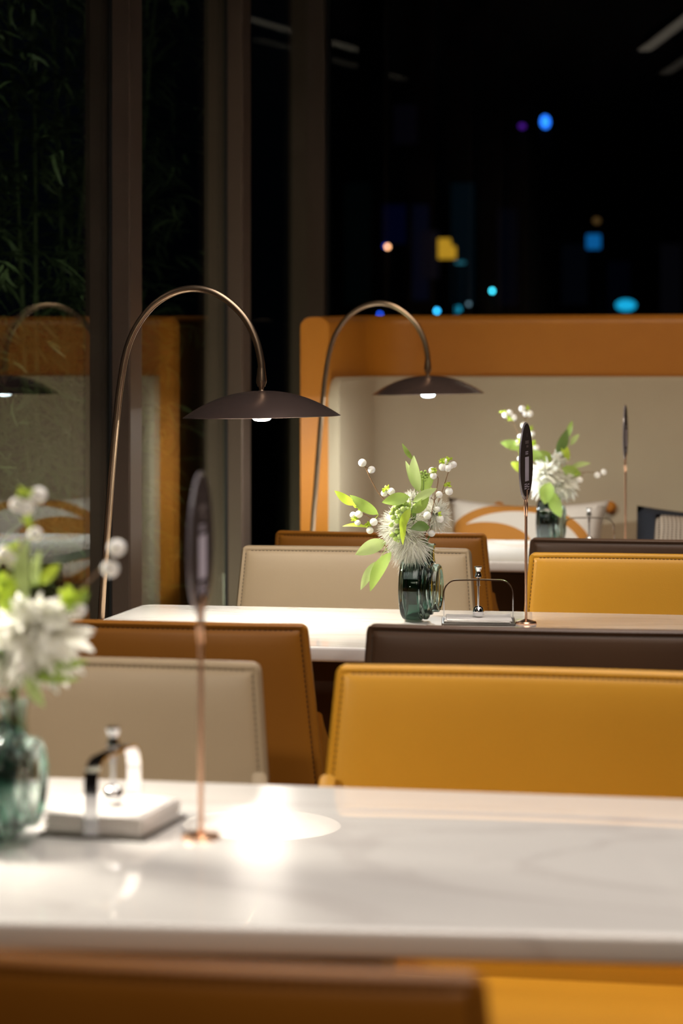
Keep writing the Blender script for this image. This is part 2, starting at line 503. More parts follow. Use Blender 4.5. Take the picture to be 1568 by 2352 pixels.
def ring_fabric():
    m = pmat('white_cushion_with_arcs', (0.62, 0.56, 0.50, 1), 0.85)
    nt = m.node_tree; p = nt.nodes['Principled BSDF']
    tc = nt.nodes.new('ShaderNodeTexCoord')
    sep = nt.nodes.new('ShaderNodeSeparateXYZ'); nt.links.new(tc.outputs['Object'], sep.inputs[0])
    def mth(op, a, b=None):
        n = nt.nodes.new('ShaderNodeMath'); n.operation = op
        for i, x in enumerate((a, b)):
            if x is None: continue
            if isinstance(x, (int, float)): n.inputs[i].default_value = x
            else: nt.links.new(x, n.inputs[i])
        return n.outputs[0]
    def ell(cx, cz, rx, rz):
        a = mth('POWER', mth('DIVIDE', mth('ABSOLUTE', mth('SUBTRACT', sep.outputs['X'], cx)), rx), 2.0)
        b = mth('POWER', mth('DIVIDE', mth('ABSOLUTE', mth('SUBTRACT', sep.outputs['Z'], cz)), rz), 2.0)
        return mth('ADD', a, b)
    disc = mth('LESS_THAN', ell(-0.11, -0.005, 0.145, 0.072), 1.0)
    r1 = mth('LESS_THAN', ell(-0.02, -0.02, 0.235, 0.150), 1.0)
    r2 = mth('GREATER_THAN', ell(-0.02, -0.02, 0.205, 0.122), 1.0)
    tot = mth('MAXIMUM', disc, mth('MULTIPLY', r1, r2))
    mx = nt.nodes.new('ShaderNodeMix'); mx.data_type = 'RGBA'
    mx.inputs['A'].default_value = (0.62, 0.56, 0.50, 1); mx.inputs['B'].default_value = (0.42, 0.17, 0.025, 1)
    nt.links.new(tot, mx.inputs['Factor']); nt.links.new(mx.outputs['Result'], p.inputs['Base Color'])
    return m
def knit():
    m = pmat('cream_knit', (0.55, 0.47, 0.37, 1), 0.9)
    nt = m.node_tree; p = nt.nodes['Principled BSDF']
    tc = nt.nodes.new('ShaderNodeTexCoord'); mp = nt.nodes.new('ShaderNodeMapping')
    mp.inputs['Rotation'].default_value = (R(90), 0, 0)
    wv = nt.nodes.new('ShaderNodeTexWave'); wv.inputs['Scale'].default_value = 26; wv.inputs['Distortion'].default_value = 1.0
    wv2 = nt.nodes.new('ShaderNodeTexWave'); wv2.bands_direction = 'Y'; wv2.inputs['Scale'].default_value = 42
    nt.links.new(tc.outputs['Object'], mp.inputs[0]); nt.links.new(mp.outputs[0], wv.inputs[0]); nt.links.new(mp.outputs[0], wv2.inputs[0])
    mm = nt.nodes.new('ShaderNodeMath'); mm.operation = 'MAXIMUM'
    nt.links.new(wv.outputs['Fac'], mm.inputs[0]); 
    sc2 = nt.nodes.new('ShaderNodeMath'); sc2.operation = 'MULTIPLY'; sc2.inputs[1].default_value = 0.75
    nt.links.new(wv2.outputs['Fac'], sc2.inputs[0]); nt.links.new(sc2.outputs[0], mm.inputs[1])
    mx = nt.nodes.new('ShaderNodeMix'); mx.data_type = 'RGBA'
    mx.inputs['A'].default_value = (0.10, 0.07, 0.05, 1); mx.inputs['B'].default_value = (0.62, 0.52, 0.42, 1)
    nt.links.new(mm.outputs[0], mx.inputs['Factor']); nt.links.new(mx.outputs['Result'], p.inputs['Base Color'])
    b = nt.nodes.new('ShaderNodeBump'); b.inputs['Distance'].default_value = 0.006
    nt.links.new(mm.outputs[0], b.inputs['Height']); nt.links.new(b.outputs[0], p.inputs['Normal'])
    return m

# wide cushion with arcs
p0 = W(1203, 1235, 7.22)
o = pillow('cushion', 0.50, 0.30, 0.13, ring_fabric(), sag=0.10)
o.location = (p0.x, 7.26, 0.688); o.rotation_euler = (R(-12), 0, R(-6))
tag(o, 'white bench cushion with bold tan curved bands, leaning behind the farthest vase', 'cushion')
p0 = W(1590, 1250, 7.2)
nv = empty('cushion', (p0.x + 0.022, 7.24, 0.628), R(8)); nv.rotation_euler = (R(-14), R(5), R(10))
tag(nv, 'navy bench cushion with a cream knitted centre panel at the right', 'cushion')
c = pillow('cover', 0.40, 0.36, 0.14, pmat('navy_fabric', (0.012, 0.015, 0.024, 1), 0.85), nv, sag=0.03)
kn = pillow('knitted_panel', 0.31, 0.27, 0.11, knit(), nv, sag=0.0)
kn.location = (0.005, -0.060, 0.012)
tag(kn, label='cream cable-knit panel')

# ------------------------------------------------------------------ tables
def table(x0, x1, yf0, yf1, yb, label):
    """yf0 / yf1: the front edge's Y at the left and the right end"""
    c = Vector(((x0 + x1) / 2, (yf0 + yf1) / 4 + yb / 2, 0))
    root = tag(empty('dining_table', c), label, 'table', 'marble-topped tables')
    corners = [Vector((x0, yf0)), Vector((x1, yf1)), Vector((x1, yb)), Vector((x0, yb))]
    pts = []
    r = 0.035
    for i in range(4):
        p = corners[i]; a = (corners[i - 1] - p).normalized(); b = (corners[(i + 1) % 4] - p).normalized()
        for k in range(7):
            t = k / 6.0
            q0 = p + a * r; q1 = p + b * r
            pts.append(q0 * (1 - t) ** 2 + p * 2 * t * (1 - t) + q1 * t ** 2)
    n = len(pts)
    rings = []
    cc = Vector((c.x, c.y))
    def ring(inset, z):
        out = []
        for i, p in enumerate(pts):
            a = pts[i - 1]; b = pts[(i + 1) % n]; t = (b - a).normalized(); nn = Vector((-t.y, t.x))
            q = p + nn * inset
            out.append((q.x - c.x, q.y - c.y, z))
        return out
    T = 0.026
    zs = [(0.010, 0.75 - T), (0.003, 0.75 - T), (0.0005, 0.75 - T + 0.003), (0, 0.75 - T + 0.006), (0, 0.745), (0.0008, 0.7475), (0.003, 0.7494), (0.006, 0.75), (0.012, 0.75)]
    vs = []; fs = []
    for ins, z in zs: vs += ring(ins, z)
    for k in range(len(zs) - 1):
        for i in range(n):
            a = k * n + i; b = k * n + (i + 1) % n
            fs.append((a, b, b + n, a + n))
    fs.append(tuple(reversed(range(n)))); fs.append(tuple((len(zs) - 1) * n + i for i in range(n)))
    MB().add(vs, fs).build('tabletop', M['marble'], root, angle=60)
    hx = (x1 - x0) / 2
    MB().box(-hx + 0.12, hx - 0.12, -0.16, 0.16, 0.75 - T - 0.022, 0.75 - T).build('support_plate', M['table_leg'], root, smooth=False, bevel=0.003)
    # a broad dark wood panel carries the window half, a post the other end
    a0, a1 = -1.22 - c.x, -0.424 - c.x
    MB().box(a0, a1, -0.045, 0.045, 0.015, 0.75 - T - 0.022).build('panel_leg', M['panel_wood'], root, smooth=False, bevel=0.004)
    MB().box(a0 - 0.03, a1 + 0.03, -0.18, 0.18, 0.0, 0.015).build('base_plate', M['table_leg'], root, smooth=False, bevel=0.003)
    MB().box(hx - 0.30, hx - 0.22, -0.04, 0.04, 0.015, 0.75 - T - 0.022).build('pedestal', M['table_leg'], root, smooth=False, bevel=0.004)
    MB().box(hx - 0.44, hx - 0.08, -0.18, 0.18, 0.0, 0.015).build('base_plate', M['table_leg'], root, smooth=False, bevel=0.003)
    return root
table(-1.35, 0.42, 1.99, 2.172, 2.79, 'large out-of-focus marble table in the foreground')
table(-1.352, 0.42, 4.14, 4.14, 4.812, 'marble table in the middle with the sharply focused vase on it')
table(-1.352, 0.42, 5.99, 5.99, 6.73, 'farthest marble table, mostly hidden, in front of the cushioned bench')

# ------------------------------------------------------------------ chairs
ZTOP = 0.85
def chair_proto(mat, thread, zt=ZTOP):
    root = empty('dining_chair')
    Z0 = 0.45
    def hw(z): return 0.250 + (zt - z) * 0.088
    def yy(u, z):
        f = (z - Z0) / (zt - Z0)
        return -0.235 - 0.035 * f - 0.014 * (1 - u * u)
    # nonuniform grid lines given as distance from the edge
    es = [0.0, 0.004, 0.008, 0.0105, 0.013, 0.020, 0.035, 0.06, 0.10, 0.15, 0.20, 0.25]
    us = []
    for e in es: us.append(-1 + e / 0.25)
    us = us + [-x for x in reversed(us[:-1])]
    vz = [zt - e for e in [0.0, 0.004, 0.008, 0.0105, 0.013, 0.020, 0.035, 0.06, 0.10, 0.15, 0.20, 0.26, 0.33]] + [Z0]
    def half_t(u, z):
        e = min((1 - abs(u)) * 0.25, zt - z)
        if e < 0.004: return 0.0085 * math.sqrt(max(0.0, e / 0.004)) * 0.55 + 0.0045
        t = 0.0095
        t -= 0.0022 * math.exp(-((e - 0.0105) / 0.0022) ** 2)
        t += 0.0045 * min(1.0, max(0.0, (e - 0.0105) / 0.03)) ** 0.7
        return t
    vs = []; fs = []
    nu, nv = len(us), len(vz)
    for s in (-1, 1):
        for z in vz:
            for u in us:
                vs.append((u * hw(z), yy(u, z) + s * half_t(u, z), z))
    N = nu * nv
    for j in range(nv - 1):
        for i in range(nu - 1):
            a = j * nu + i
            fs.append((a, a + nu, a + nu + 1, a + 1)); fs.append((a + N, a + 1 + N, a + nu + 1 + N, a + nu + N))
    for i in range(nu - 1):
        fs.append((i, i + 1, i + 1 + N, i + N))
        k = (nv - 1) * nu + i
        fs.append((k, k + N, k + 1 + N, k + 1))
    for j in range(nv - 1):
        a = j * nu; fs.append((a, a + N, a + nu + N, a + nu))
        a = j * nu + nu - 1; fs.append((a, a + nu, a + nu + N, a + N))
    # soften the two top corners
    r = 0.012
    vs2 = []
    for x, y, z in vs:
        h = hw(z); dx = h - abs(x); dz = zt - z
        if dx < r and dz < r:
            cx, cz = r - dx, r - dz
            d = math.hypot(cx, cz)
            if d > r:
                k = r / d; cx *= k; cz *= k
                x = math.copysign(h - r + cx, x); z = zt - r + cz
        vs2.append((x, y, z))
    bk = MB().add(vs2, fs).build('backrest', mat, root, angle=60)
    # stitches along the seam, both faces
    st = MB()
    def stitch(u, z, ang, s):
        y = yy(u, z) + s * (half_t(u, z) + 0.0002)
        c = Vector((u * hw(z), y, z))
        d = Vector((math.cos(ang), 0, math.sin(ang))); e = Vector((-math.sin(ang), 0, math.cos(ang)))
        st.obox(c, d * 0.0024, Vector((0, 1, 0)) * 0.0009, e * 0.0007)
    for s in (-1, 1):
        k = int(0.46 / 0.0078)
        for i in range(k):
            st_u = (-0.23 + 0.46 * (i + 0.5) / k) / 0.25
            stitch(st_u, zt - 0.0105, 0.0, s)
        k = int((zt - 0.02 - 0.47) / 0.0078)
        for i in range(k):
            z = zt - 0.018 - (zt - 0.02 - 0.47) * i / k
            for side in (-1, 1):
                stitch(side * (1 - 0.0105 / 0.25), z, PI / 2 + side * 0.088, s)
    st.build('stitching', thread, bk, smooth=False)
    # arms: leather side panels that sweep out of the back and run forward, low
    for side in (-1, 1):
        vs = []; fs = []
        ny = 22
        for i in range(ny + 1):
            t = i / ny
            y = -0.235 + 0.42 * t ** 1.3
            ztp = 0.655 + 0.055 * math.exp(-(y + 0.235) / 0.02) - 0.03 * t
            if t > 0.9: ztp -= 0.03 * ((t - 0.9) / 0.1) ** 2
            x = side * (0.256 + 0.022 * (1 - math.exp(-(y + 0.235) / 0.07)))
            th = 0.010
            ring = [(x - th, 0.40), (x - th, (0.40 + ztp) / 2), (x - th, ztp - 0.004), (x - th * 0.5, ztp), (x + th * 0.5, ztp), (x + th, ztp - 0.004), (x + th, (0.40 + ztp) / 2), (x + th, 0.40)]
            vs += [(a, y, z) for a, z in ring]
        m = 8
        for i in range(ny):
            for j in range(m):
                a = i * m + j; b = i * m + (j + 1) % m
                fs.append((a, b, b + m, a + m))
        fs.append(tuple(range(m))); fs.append(tuple(ny * m + j for j in range(m)))
        MB().add(vs, fs).build('armrest', mat, root, angle=50)
    MB().box(-0.258, 0.258, -0.22, 0.235, 0.40, 0.465).build('seat', mat, root, bevel=0.022, seg=4)
    for sx in (-1, 1):
        for sy in (-1, 1):
            MB().tube([(sx * 0.21, sy * 0.19, 0.405), (sx * 0.235, sy * 0.225, 0.0)], [0.014, 0.009], 12).build('leg', M['chair_metal'], root)
    return root

protos = {}
for k, m, th in (('mustard', 'mustard', 'thread_dark'), ('cognac', 'cognac', 'thread_dark'), ('taupe', 'taupe', 'thread_grey'), ('espresso', 'espresso', 'thread_grey')):
    protos[k] = [chair_proto(M[m], M[th]), False]
def place_chair(kind, xc, yback, facing, label, rz=0.0):
    """yback: the Y of the back's top; facing +1 looks away from the camera"""
    pr = protos[kind]
    o = pr[0] if not pr[1] else copy_tree(pr[0])
    pr[1] = True
    if facing > 0:
        o.location = (xc, yback + 0.27, 0); o.rotation_euler = (0, 0, rz)
    else:
        o.location = (xc, yback - 0.27, 0); o.rotation_euler = (0, 0, PI + rz)
    tag(o, label, 'chair', 'leather dining chairs')
    return o
place_chair('cognac', -0.46, 1.572, 1, 'cognac leather chair at the bottom edge of the photo, in front of the nearest table')
place_chair('mustard', -0.364, 3.13, -1, 'large mustard leather chair directly behind the nearest table')
place_chair('taupe', -0.968, 3.13, -1, 'taupe leather chair directly behind the nearest table')
place_chair('cognac', -1.005, 3.61, 1, 'cognac leather chair in front of the middle table, beside the dark brown one')
place_chair('espresso', -0.415, 3.63, 1, 'dark brown leather chair in front of the middle table and its vase')
place_chair('taupe', -0.963, 5.115, -1, 'taupe leather chair behind the middle table')
place_chair('mustard', -0.328, 5.04, -1, 'mustard leather chair behind the middle table, at the right edge')
place_chair('cognac', -0.992, 5.58, 1, 'cognac leather chair in front of the farthest table, behind a taupe chair')
place_chair('espresso', -0.376, 5.47, 1, 'dark brown leather chair in front of the farthest table')

# ------------------------------------------------------------------ arc lamps
def arc_lamp(glow, power, lcol, name_mat):
    """built about the foot on the floor; plane of the arc is local XZ"""
    Y0 = 4.54
    foot = Vector((-1.392, Y0, 0.0))
    root = empty('arc_lamp', foot)
    px = [(232, 1421), (245, 1240), (257, 1076), (268, 956), (275.5, 890), (289, 812), (311, 755), (348, 705), (392, 675), (440, 663), (488, 671), (530, 697), (565, 735), (588, 782), (599, 830), (600, 852)]
    ctrl = [W(a, b, Y0) - foot for a, b in px]
    ctrl = [Vector((0, 0, 0.012)), Vector((0.012, 0, 0.38))] + ctrl
    # catmull-rom
    pts = []
    for i in range(len(ctrl) - 1):
        p0 = ctrl[max(i - 1, 0)]; p1 = ctrl[i]; p2 = ctrl[i + 1]; p3 = ctrl[min(i + 2, len(ctrl) - 1)]
        for k in range(6):
            t = k / 6.0
            q = 0.5 * ((2 * p1) + (p2 - p0) * t + (2 * p0 - 5 * p1 + 4 * p2 - p3) * t * t + (3 * p1 - p0 - 3 * p2 + p3) * t ** 3)
            q.y = 0; pts.append(q)
    pts.append(ctrl[-1])
    MB().tube(pts, 0.0070, 20).build('pole', M['bronze'], root, angle=60)
    MB().lathe([(0, 0), (0.10, 0), (0.10, 0.010), (0.096, 0.013), (0.012, 0.014), (0.009, 0.03), (0, 0.03)], 40).build('base', M['shade'], root)
    e = ctrl[-1]
    j = MB()
    j.lathe([(0, 0.006), (0.0074, 0.006), (0.0084, -0.004), (0.0102, -0.018), (0.0100, -0.023), (0.0078, -0.028), (0.0078, -0.030), (0.0052, -0.031), (0.0042, -0.036), (0.0075, -0.040), (0.0, -0.041)], 24, e)
    j.build('swivel_joint', M['bronze'], root)
    # shade: shallow dome, tilted a little
    st = empty('lamp_shade_holder')
    COL.objects.unlink(st); bpy.data.objects.remove(st)
    Rr, H = 0.1525, 0.050
    outer = []; inner = []
    for i in range(19):
        a = i / 18.0
        r = Rr * a
        z = H * (1 - a ** 2.15)
        outer.append((r, z)); inner.append((max(r - 0.0008, 0), z - 0.0028))
    inner = [(max(0, min(r, Rr - 0.0015)), z if z > 0.0005 else 0.0005) for r, z in inner]
    top = e + Vector((0, 0, -0.038))
    rot = Matrix.Rotation(R(-1.0), 3, 'Y')
    base = top - rot @ Vector((0, 0, H))
    prof = outer + [(Rr - 0.0006, -0.0008)]
    sh = MB().lathe(prof, 72, base, rot).build('lamp_shade', M['shade'], root, angle=70)
    ins = MB().lathe([(Rr - 0.0006, -0.0008)] + list(reversed(inner)), 72, base, rot).build('shade_lining', M['shade_white'], sh, angle=70)
    tag(ins, label='white inside of the shade')
    # light source: a small housing with a glowing disc just below the rim
    MB().lathe([(0.0, 0.044), (0.024, 0.042), (0.024, 0.010), (0.020, 0.003)], 32, base, rot).build('socket', M['shade_white'], root)
    MB().lathe([(0.0195, 0.004), (0.0185, -0.0035), (0.0150, -0.0075), (0.008, -0.0092), (0, -0.0096)], 32, base, rot).build('bulb', emitter(name_mat, glow, 12.0), root)
    l = bpy.data.lights.new('lamp_light', 'AREA'); l.shape = 'DISK'; l.size = 0.085; l.energy = power; l.color = lcol
    lo = bpy.data.objects.new('lamp_light', l); COL.objects.link(lo); lo.parent = root
    lo.location = base + Vector((0, 0, 0.001))
    # glow thrown up into the shade
    l2 = bpy.data.lights.new('lamp_uplight', 'AREA'); l2.shape = 'DISK'; l2.size = 0.05; l2.energy = power * 0.5; l2.color = lcol
    lo2 = bpy.data.objects.new('lamp_uplight', l2); COL.objects.link(lo2); lo2.parent = root
    lo2.location = base + Vector((0, 0, 0.0015)); lo2.rotation_euler = (PI, 0, 0)
    return root
warm = (1.0, 0.90, 0.72); cool = (0.72, 0.90, 1.0)
a1 = arc_lamp(warm, 10, (1.0, 0.93, 0.80), 'warm_bulb')
tag(a1, 'large bronze arc lamp with a dome shade at the window end of the middle table', 'lamp', 'bronze arc lamps')
a2 = arc_lamp(cool, 11, (0.92, 0.97, 0.96), 'cool_bulb')
a2.location = (-1.375, 6.49, 0.018)
tag(a2, 'smaller-looking bronze arc lamp with a cool white bulb, in front of the bench', 'lamp', 'bronze arc lamps')
a0 = copy_tree(a1); a0.location = (-1.395, 2.46, 0.0)
for ch in kids(a0):
    if ch.type == 'LIGHT': ch.data = ch.data.copy(); ch.data.energy *= 0.8
tag(a0, 'bronze arc lamp at the window end of the nearest table, outside the left edge', 'lamp', 'bronze arc lamps')

# ------------------------------------------------------------------ things on the tables
def card_stand(x, y, label, rz=0.0):
    root = tag(empty('menu_card_stand', (x, y, 0.75), rz), label, 'card stand', 'leaf-shaped card stands')
    MB().lathe([(0, 0), (0.020, 0), (0.0205, 0.002), (0.019, 0.005), (0.012, 0.0065), (0.004, 0.009), (0, 0.009)], 6 * 6).build('base', M['rose_gold'], root)
    MB().tube([(0, 0, 0.006), (0, 0, 0.205)], 0.0027, 12).build('rod', M['rose_gold'], root)
    cl = MB()
    for sx in (-1, 1):      # two wire loops that pinch the card's foot
        P = [(0, 0, 0.203)]
        for i in range(13):
            t = i / 12.0
            P.append((sx * 0.0015, 0.0075 * math.sin(PI * t) - 0.001 + 0.001 * sx, 0.205 + 0.046 * t))
        cl.tube(P, 0.0011, 8)
        P = []
        for i in range(13):
            t = i / 12.0
            P.append((sx * 0.0022, -0.0065 * math.sin(PI * t), 0.205 + 0.046 * t))
        cl.tube(P, 0.0011, 8)
    cl.obox((0, 0, 0.246), Vector((0.0026, 0, 0)), Vector((0, 0.0035, 0)), Vector((0, 0, 0.009)))
    cl.build('clip', M['rose_gold'], root)
    # card: an upright leaf / surfboard outline in the local YZ plane, faces +x
    z0, z1 = 0.236, 0.384
    hwid = 0.072
    def outline(k, n=44, zz0=z0, zz1=z1):
        out = []
        for i in range(n):
            a = 2 * PI * i / n
            zc = (zz0 + zz1) / 2; h = (zz1 - zz0) / 2 * k
            s = -math.cos(a)
            w = hwid * k * (1 - 0.10 * s)
            out.append((w * math.sin(a), zc + h * s))
        return out
    def slab(o2, x0, x1):
        n = len(o2)
        vs = [(x0, a, b) for a, b in o2] + [(x1, a, b) for a, b in o2]
        fs = [tuple(range(n)), tuple(range(n, 2 * n))] + [(i, (i + 1) % n, (i + 1) % n + n, i + n) for i in range(n)]
        return MB().add(vs, fs)
    cd = slab(outline(1.0), -0.0017, 0.0012).build('card', M['acrylic'], root, smooth=False)
    tag(cd, label='clear-edged oval card')
    pn = slab(outline(0.965, zz0=z0 + 0.004), 0.0013, 0.0017).build('printed_face', M['card'], cd, smooth=False)
    tag(pn, label='dark printed face with pale lettering')
    rnd = random.Random(5)
    pr = MB()
    X0, X1 = 0.00175, 0.0019
    # blank pale panel, short word above it, two lines of small lettering below
    pr.box(X0, X1, -0.020, 0.022, 0.272, 0.318)
    def text_row(mb, y0, y1, z, h, cw):
        y = y0
        while y < y1:
            w = cw * rnd.uniform(0.5, 1.0)
            mb.box(X0, X1, y, min(y + w, y1), z + h * rnd.uniform(0, 0.2), z + h)
            if rnd.random() < 0.6: mb.box(X0, X1, y, y + w * 0.35, z, z + h)
            y += w + cw * 0.35
    for z in (0.3225, 0.3262): text_row(pr, -0.016, 0.014, z, 0.0026, 0.004)
    for z in (0.2650, 0.2610, 0.2570): text_row(pr, -0.026, -0.002, z, 0.0026, 0.004)
    text_row(pr, 0.000, 0.006, 0.2600, 0.004, 0.003)
    for z in (0.2640, 0.2590, 0.2545): text_row(pr, 0.008, 0.026, z, 0.0024, 0.004)
    pr.build('lettering', M['card_print'], cd, smooth=False)
    fp = MB()
    fp.box(X0, X1, -0.018, 0.020, 0.343, 0.349).box(X0, X1, -0.006, 0.016, 0.336, 0.340)
    text_row(fp, -0.002, 0.003, 0.355, 0.008, 0.002)
    fp.build('faint_lettering', M['card_faint'], cd, smooth=False)
    return root
card_stand(-0.628, 2.458, 'blurred rose gold stand with a dark oval card on the nearest table', R(4.5))
card_stand(-0.533, 4.583, 'sharp rose gold stand with a dark oval card on the middle table', R(-3))
card_stand(-0.487, 6.48, 'far slim stand with a dark oval card, seen against the bench back', R(0))

def napkin_holder(x, y, rz, label, nlab, n=7, seed=1):
    root = tag(empty('napkin_holder', (x, y, 0.75), rz), label, 'napkin holder', 'chrome napkin holders')
    L, Hh, wd, th = 0.066, 0.081, 0.008, 0.0011
    # tray
    MB().box(-0.070, 0.070, -0.060, 0.060, 0.0, 0.004).build('tray', M['tray'], root, smooth=False, bevel=0.0015)
    path = [(-L, 0.004), (-L, 0.055)]
    for i in range(1, 9):
        a = PI - (PI / 2) * i / 8
        path.append((-L + 0.024 + 0.024 * math.cos(a), 0.055 + (Hh - 0.055) * math.sin(a)))
    path += [(0.0, Hh + 0.001)]
    path += [(-a, b) for a, b in reversed(path[:-1])]
    vs = []; fs = []
    m = len(path)
    for i, (a, b) in enumerate(path):
        p = Vector(path[max(i - 1, 0)]); q = Vector(path[min(i + 1, m - 1)]); t = (q - p).normalized(); nn = Vector((-t.y, t.x)) * th
        for s, w_ in ((-1, -wd), (1, -wd), (1, wd), (-1, wd)):
            vs.append((a + nn.x * s, w_, b + nn.y * s))
    for i in range(m - 1):
        for j in range(4):
            k = i * 4 + j; k2 = i * 4 + (j + 1) % 4
            fs.append((k, k2, k2 + 4, k + 4))
    fs.append((0, 1, 2, 3)); fs.append(tuple((m - 1) * 4 + j for j in range(4)))
    MB().add(vs, fs).build('arch', M['chrome'], root, angle=30)
    MB().lathe([(0, 0.108), (0.0075, 0.1075), (0.0078, 0.105), (0.0058, 0.101), (0.0048, 0.097), (0.0062, 0.092), (0.0072, 0.088), (0.0070, 0.0865), (0.003, 0.086), (0, 0.086)], 24).build('knob', M['chrome'], root)
    MB().tube([(0, 0, 0.088), (0, 0, 0.027)], 0.0022, 12).lathe([(0, 0.0715), (0.0045, 0.0715), (0.0045, 0.0705), (0.0, 0.0705)], 16).lathe([(0.0, 0.084), (0.0033, 0.083), (0.0033, 0.072), (0.0, 0.072)], 14).build('rod', M['chrome'], root)
    zt = 0.004 + n * 0.0019
    MB().lathe([(0, 0), (0.006, 0.0), (0.0092, 0.003), (0.0112, 0.009), (0.0108, 0.014), (0.0085, 0.0185), (0.004, 0.0215), (0, 0.022)], 24, (0, 0, zt + 0.0006)).build('weight', M['chrome'], root)
    rnd = random.Random(seed)
    for i in range(n):
        g = MB(); N = 10
        hx, hy = 0.062, 0.054
        vs = []; fs = []
        cr = [rnd.uniform(-0.0003, 0.0004) for _ in range((N + 1) ** 2)]
        for s in (0, 1):
            for a in range(N + 1):
                for b in range(N + 1):
                    u, v = -1 + 2 * a / N, -1 + 2 * b / N
                    lift = 0.0035 * (abs(u) ** 6) * (0.4 + 0.6 * v) * (i / n) if u > 0 else 0.0015 * abs(u) ** 6 * (i / n)
                    vs.append((u * hx, v * hy, s * 0.0016 + (cr[a * (N + 1) + b] if s else 0) + lift))
        K = (N + 1) ** 2
        for a in range(N):
            for b in range(N):
                k = a * (N + 1) + b
                fs.append((k, k + 1, k + N + 2, k + N + 1)); fs.append((k + K, k + N + 1 + K, k + N + 2 + K, k + 1 + K))
        for a in range(N):
            for k, k2 in ((a * (N + 1), (a + 1) * (N + 1)), (a * (N + 1) + N, (a + 1) * (N + 1) + N), (a, a + 1), (N * (N + 1) + a, N * (N + 1) + a + 1)):
                fs.append((k, k2, k2 + K, k + K))
        o = g.add(vs, fs).build('napkin', M['paper'])
        o.location = (x + rnd.uniform(-0.0015, 0.0015), y + rnd.uniform(-0.003, 0.003), 0.7542 + i * 0.0019)
        o.rotation_euler = (0, 0, rz + R(rnd.uniform(-2, 2)))
        tag(o, ('topmost ' + nlab.replace('pressed in', 'under the weight of')) if i == n - 1 else nlab, 'napkin', 'folded napkins on the ' + nlab.split(' on the ')[-1])
    return root
napkin_holder(-0.735, 2.498, R(86), 'blurred chrome napkin holder on the nearest table, its arch seen end-on', 'folded paper napkin pressed in the holder on the nearest table', 10, 2)
napkin_holder(-0.6256, 4.592, R(8), 'sharp chrome napkin holder with a round weight on the middle table', 'folded paper napkin pressed in the holder on the middle table', 3, 3)
napkin_holder(-0.583, 6.47, R(8), 'far chrome napkin holder on the table nearest the bench', 'folded paper napkin pressed in the holder on the farthest table', 3, 4)

VH = 0.148
def vase(x, y, rz, label):
    root = tag(empty('glass_vase', (x, y, 0.75), rz), label, 'vase', 'stepped green glass vases')
    # solid of revolution about the local x axis; stepped discs, hollow inside
    steps = [(-0.038, 0.052), (-0.0375, 0.058), (-0.035, 0.0615), (-0.030, 0.0630), (-0.004, 0.0632), (-0.001, 0.0625), (0.000, 0.0605), (0.0012, 0.0585), (0.003, 0.060), (0.006, 0.0612), (0.0105, 0.0608),
             (0.0125, 0.058), (0.0135, 0.053), (0.0150, 0.051), (0.017, 0.052), (0.020, 0.0515), (0.0215, 0.048), (0.0220, 0.046), (0.0235, 0.0462), (0.032, 0.0462), (0.0345, 0.0445), (0.0350, 0.0415), (0.0335, 0.039), (0.031, 0.037)]
    cz = 0.0632
    rx = Matrix.Rotation(R(90), 3, 'Y')
    prof = [(0, -0.036), (0.030, -0.0365), (0.045, -0.037)] + [(r, a) for a, r in steps] + [(0.02, 0.030), (0, 0.030)]
    body = MB().lathe([(r, a) for r, a in prof], 72, (0, 0, cz), rx)
    body.build('body', M['vase'], root, angle=50)
    # inner cavity as an inward copy so the glass has a wall
    cav = [(0, 0.024), (0.030, 0.024), (0.036, 0.020), (0.042, 0.010), (0.054, 0.002), (0.057, -0.006), (0.057, -0.028), (0.050, -0.031), (0, -0.031)]
    me = MB().lathe(cav, 56, (0, 0, cz), rx).build('hollow', M['vase'], bpy.data.objects[root.name])
    me.data.flip_normals()
    # neck
    nk = MB().lathe([(0.0165, 0.112), (0.0150, 0.122), (0.0142, 0.132), (0.0158, 0.1435), (0.0172, VH - 0.001), (0.0165, VH), (0.0150, VH - 0.0005), (0.0136, 0.142), (0.0118, 0.132), (0.0122, 0.122), (0.0130, 0.114)], 36, (0.009, 0, 0), closed=True)
    nk.build('neck', M['vase'], root)
    return root

LR = Vector((math.cos(TH), math.sin(TH), 0)); LF = Vector((-math.sin(TH), math.cos(TH), 0)); LU = Vector((0, 0, 1))

def leaf_mesh(mb, base, tip, width, bend=0.12, normal=None, fold=0.15, seg=10):
    base = Vector(base); tip = Vector(tip)
    ax = tip - base; L = ax.length; ax.normalize()
    nrm = Vector(normal) if normal is not None else -LF
    nrm = (nrm - ax * nrm.dot(ax)).normalized()
    sd = ax.cross(nrm)
    vs = []; fs = []
    for i in range(seg + 1):
        t = i / seg
        w = width * 0.5 * (math.sin(PI * min(1, t ** 0.85)) ** 0.8) if 0 < t < 1 else width * 0.02
        c = base + ax * L * t + sd * (bend * L * math.sin(PI * t) * 0.5) + nrm * (0.10 * L * math.sin(PI * t))
        for s in (-1, -0.5, 0, 0.5, 1):
            vs.append(c + sd * w * s + nrm * (fold * w * abs(s)))
    for i in range(seg):
        for j in range(4):
            a = i * 5 + j
            fs.append((a, a + 1, a + 6, a + 5))
    return mb.add(vs, fs)

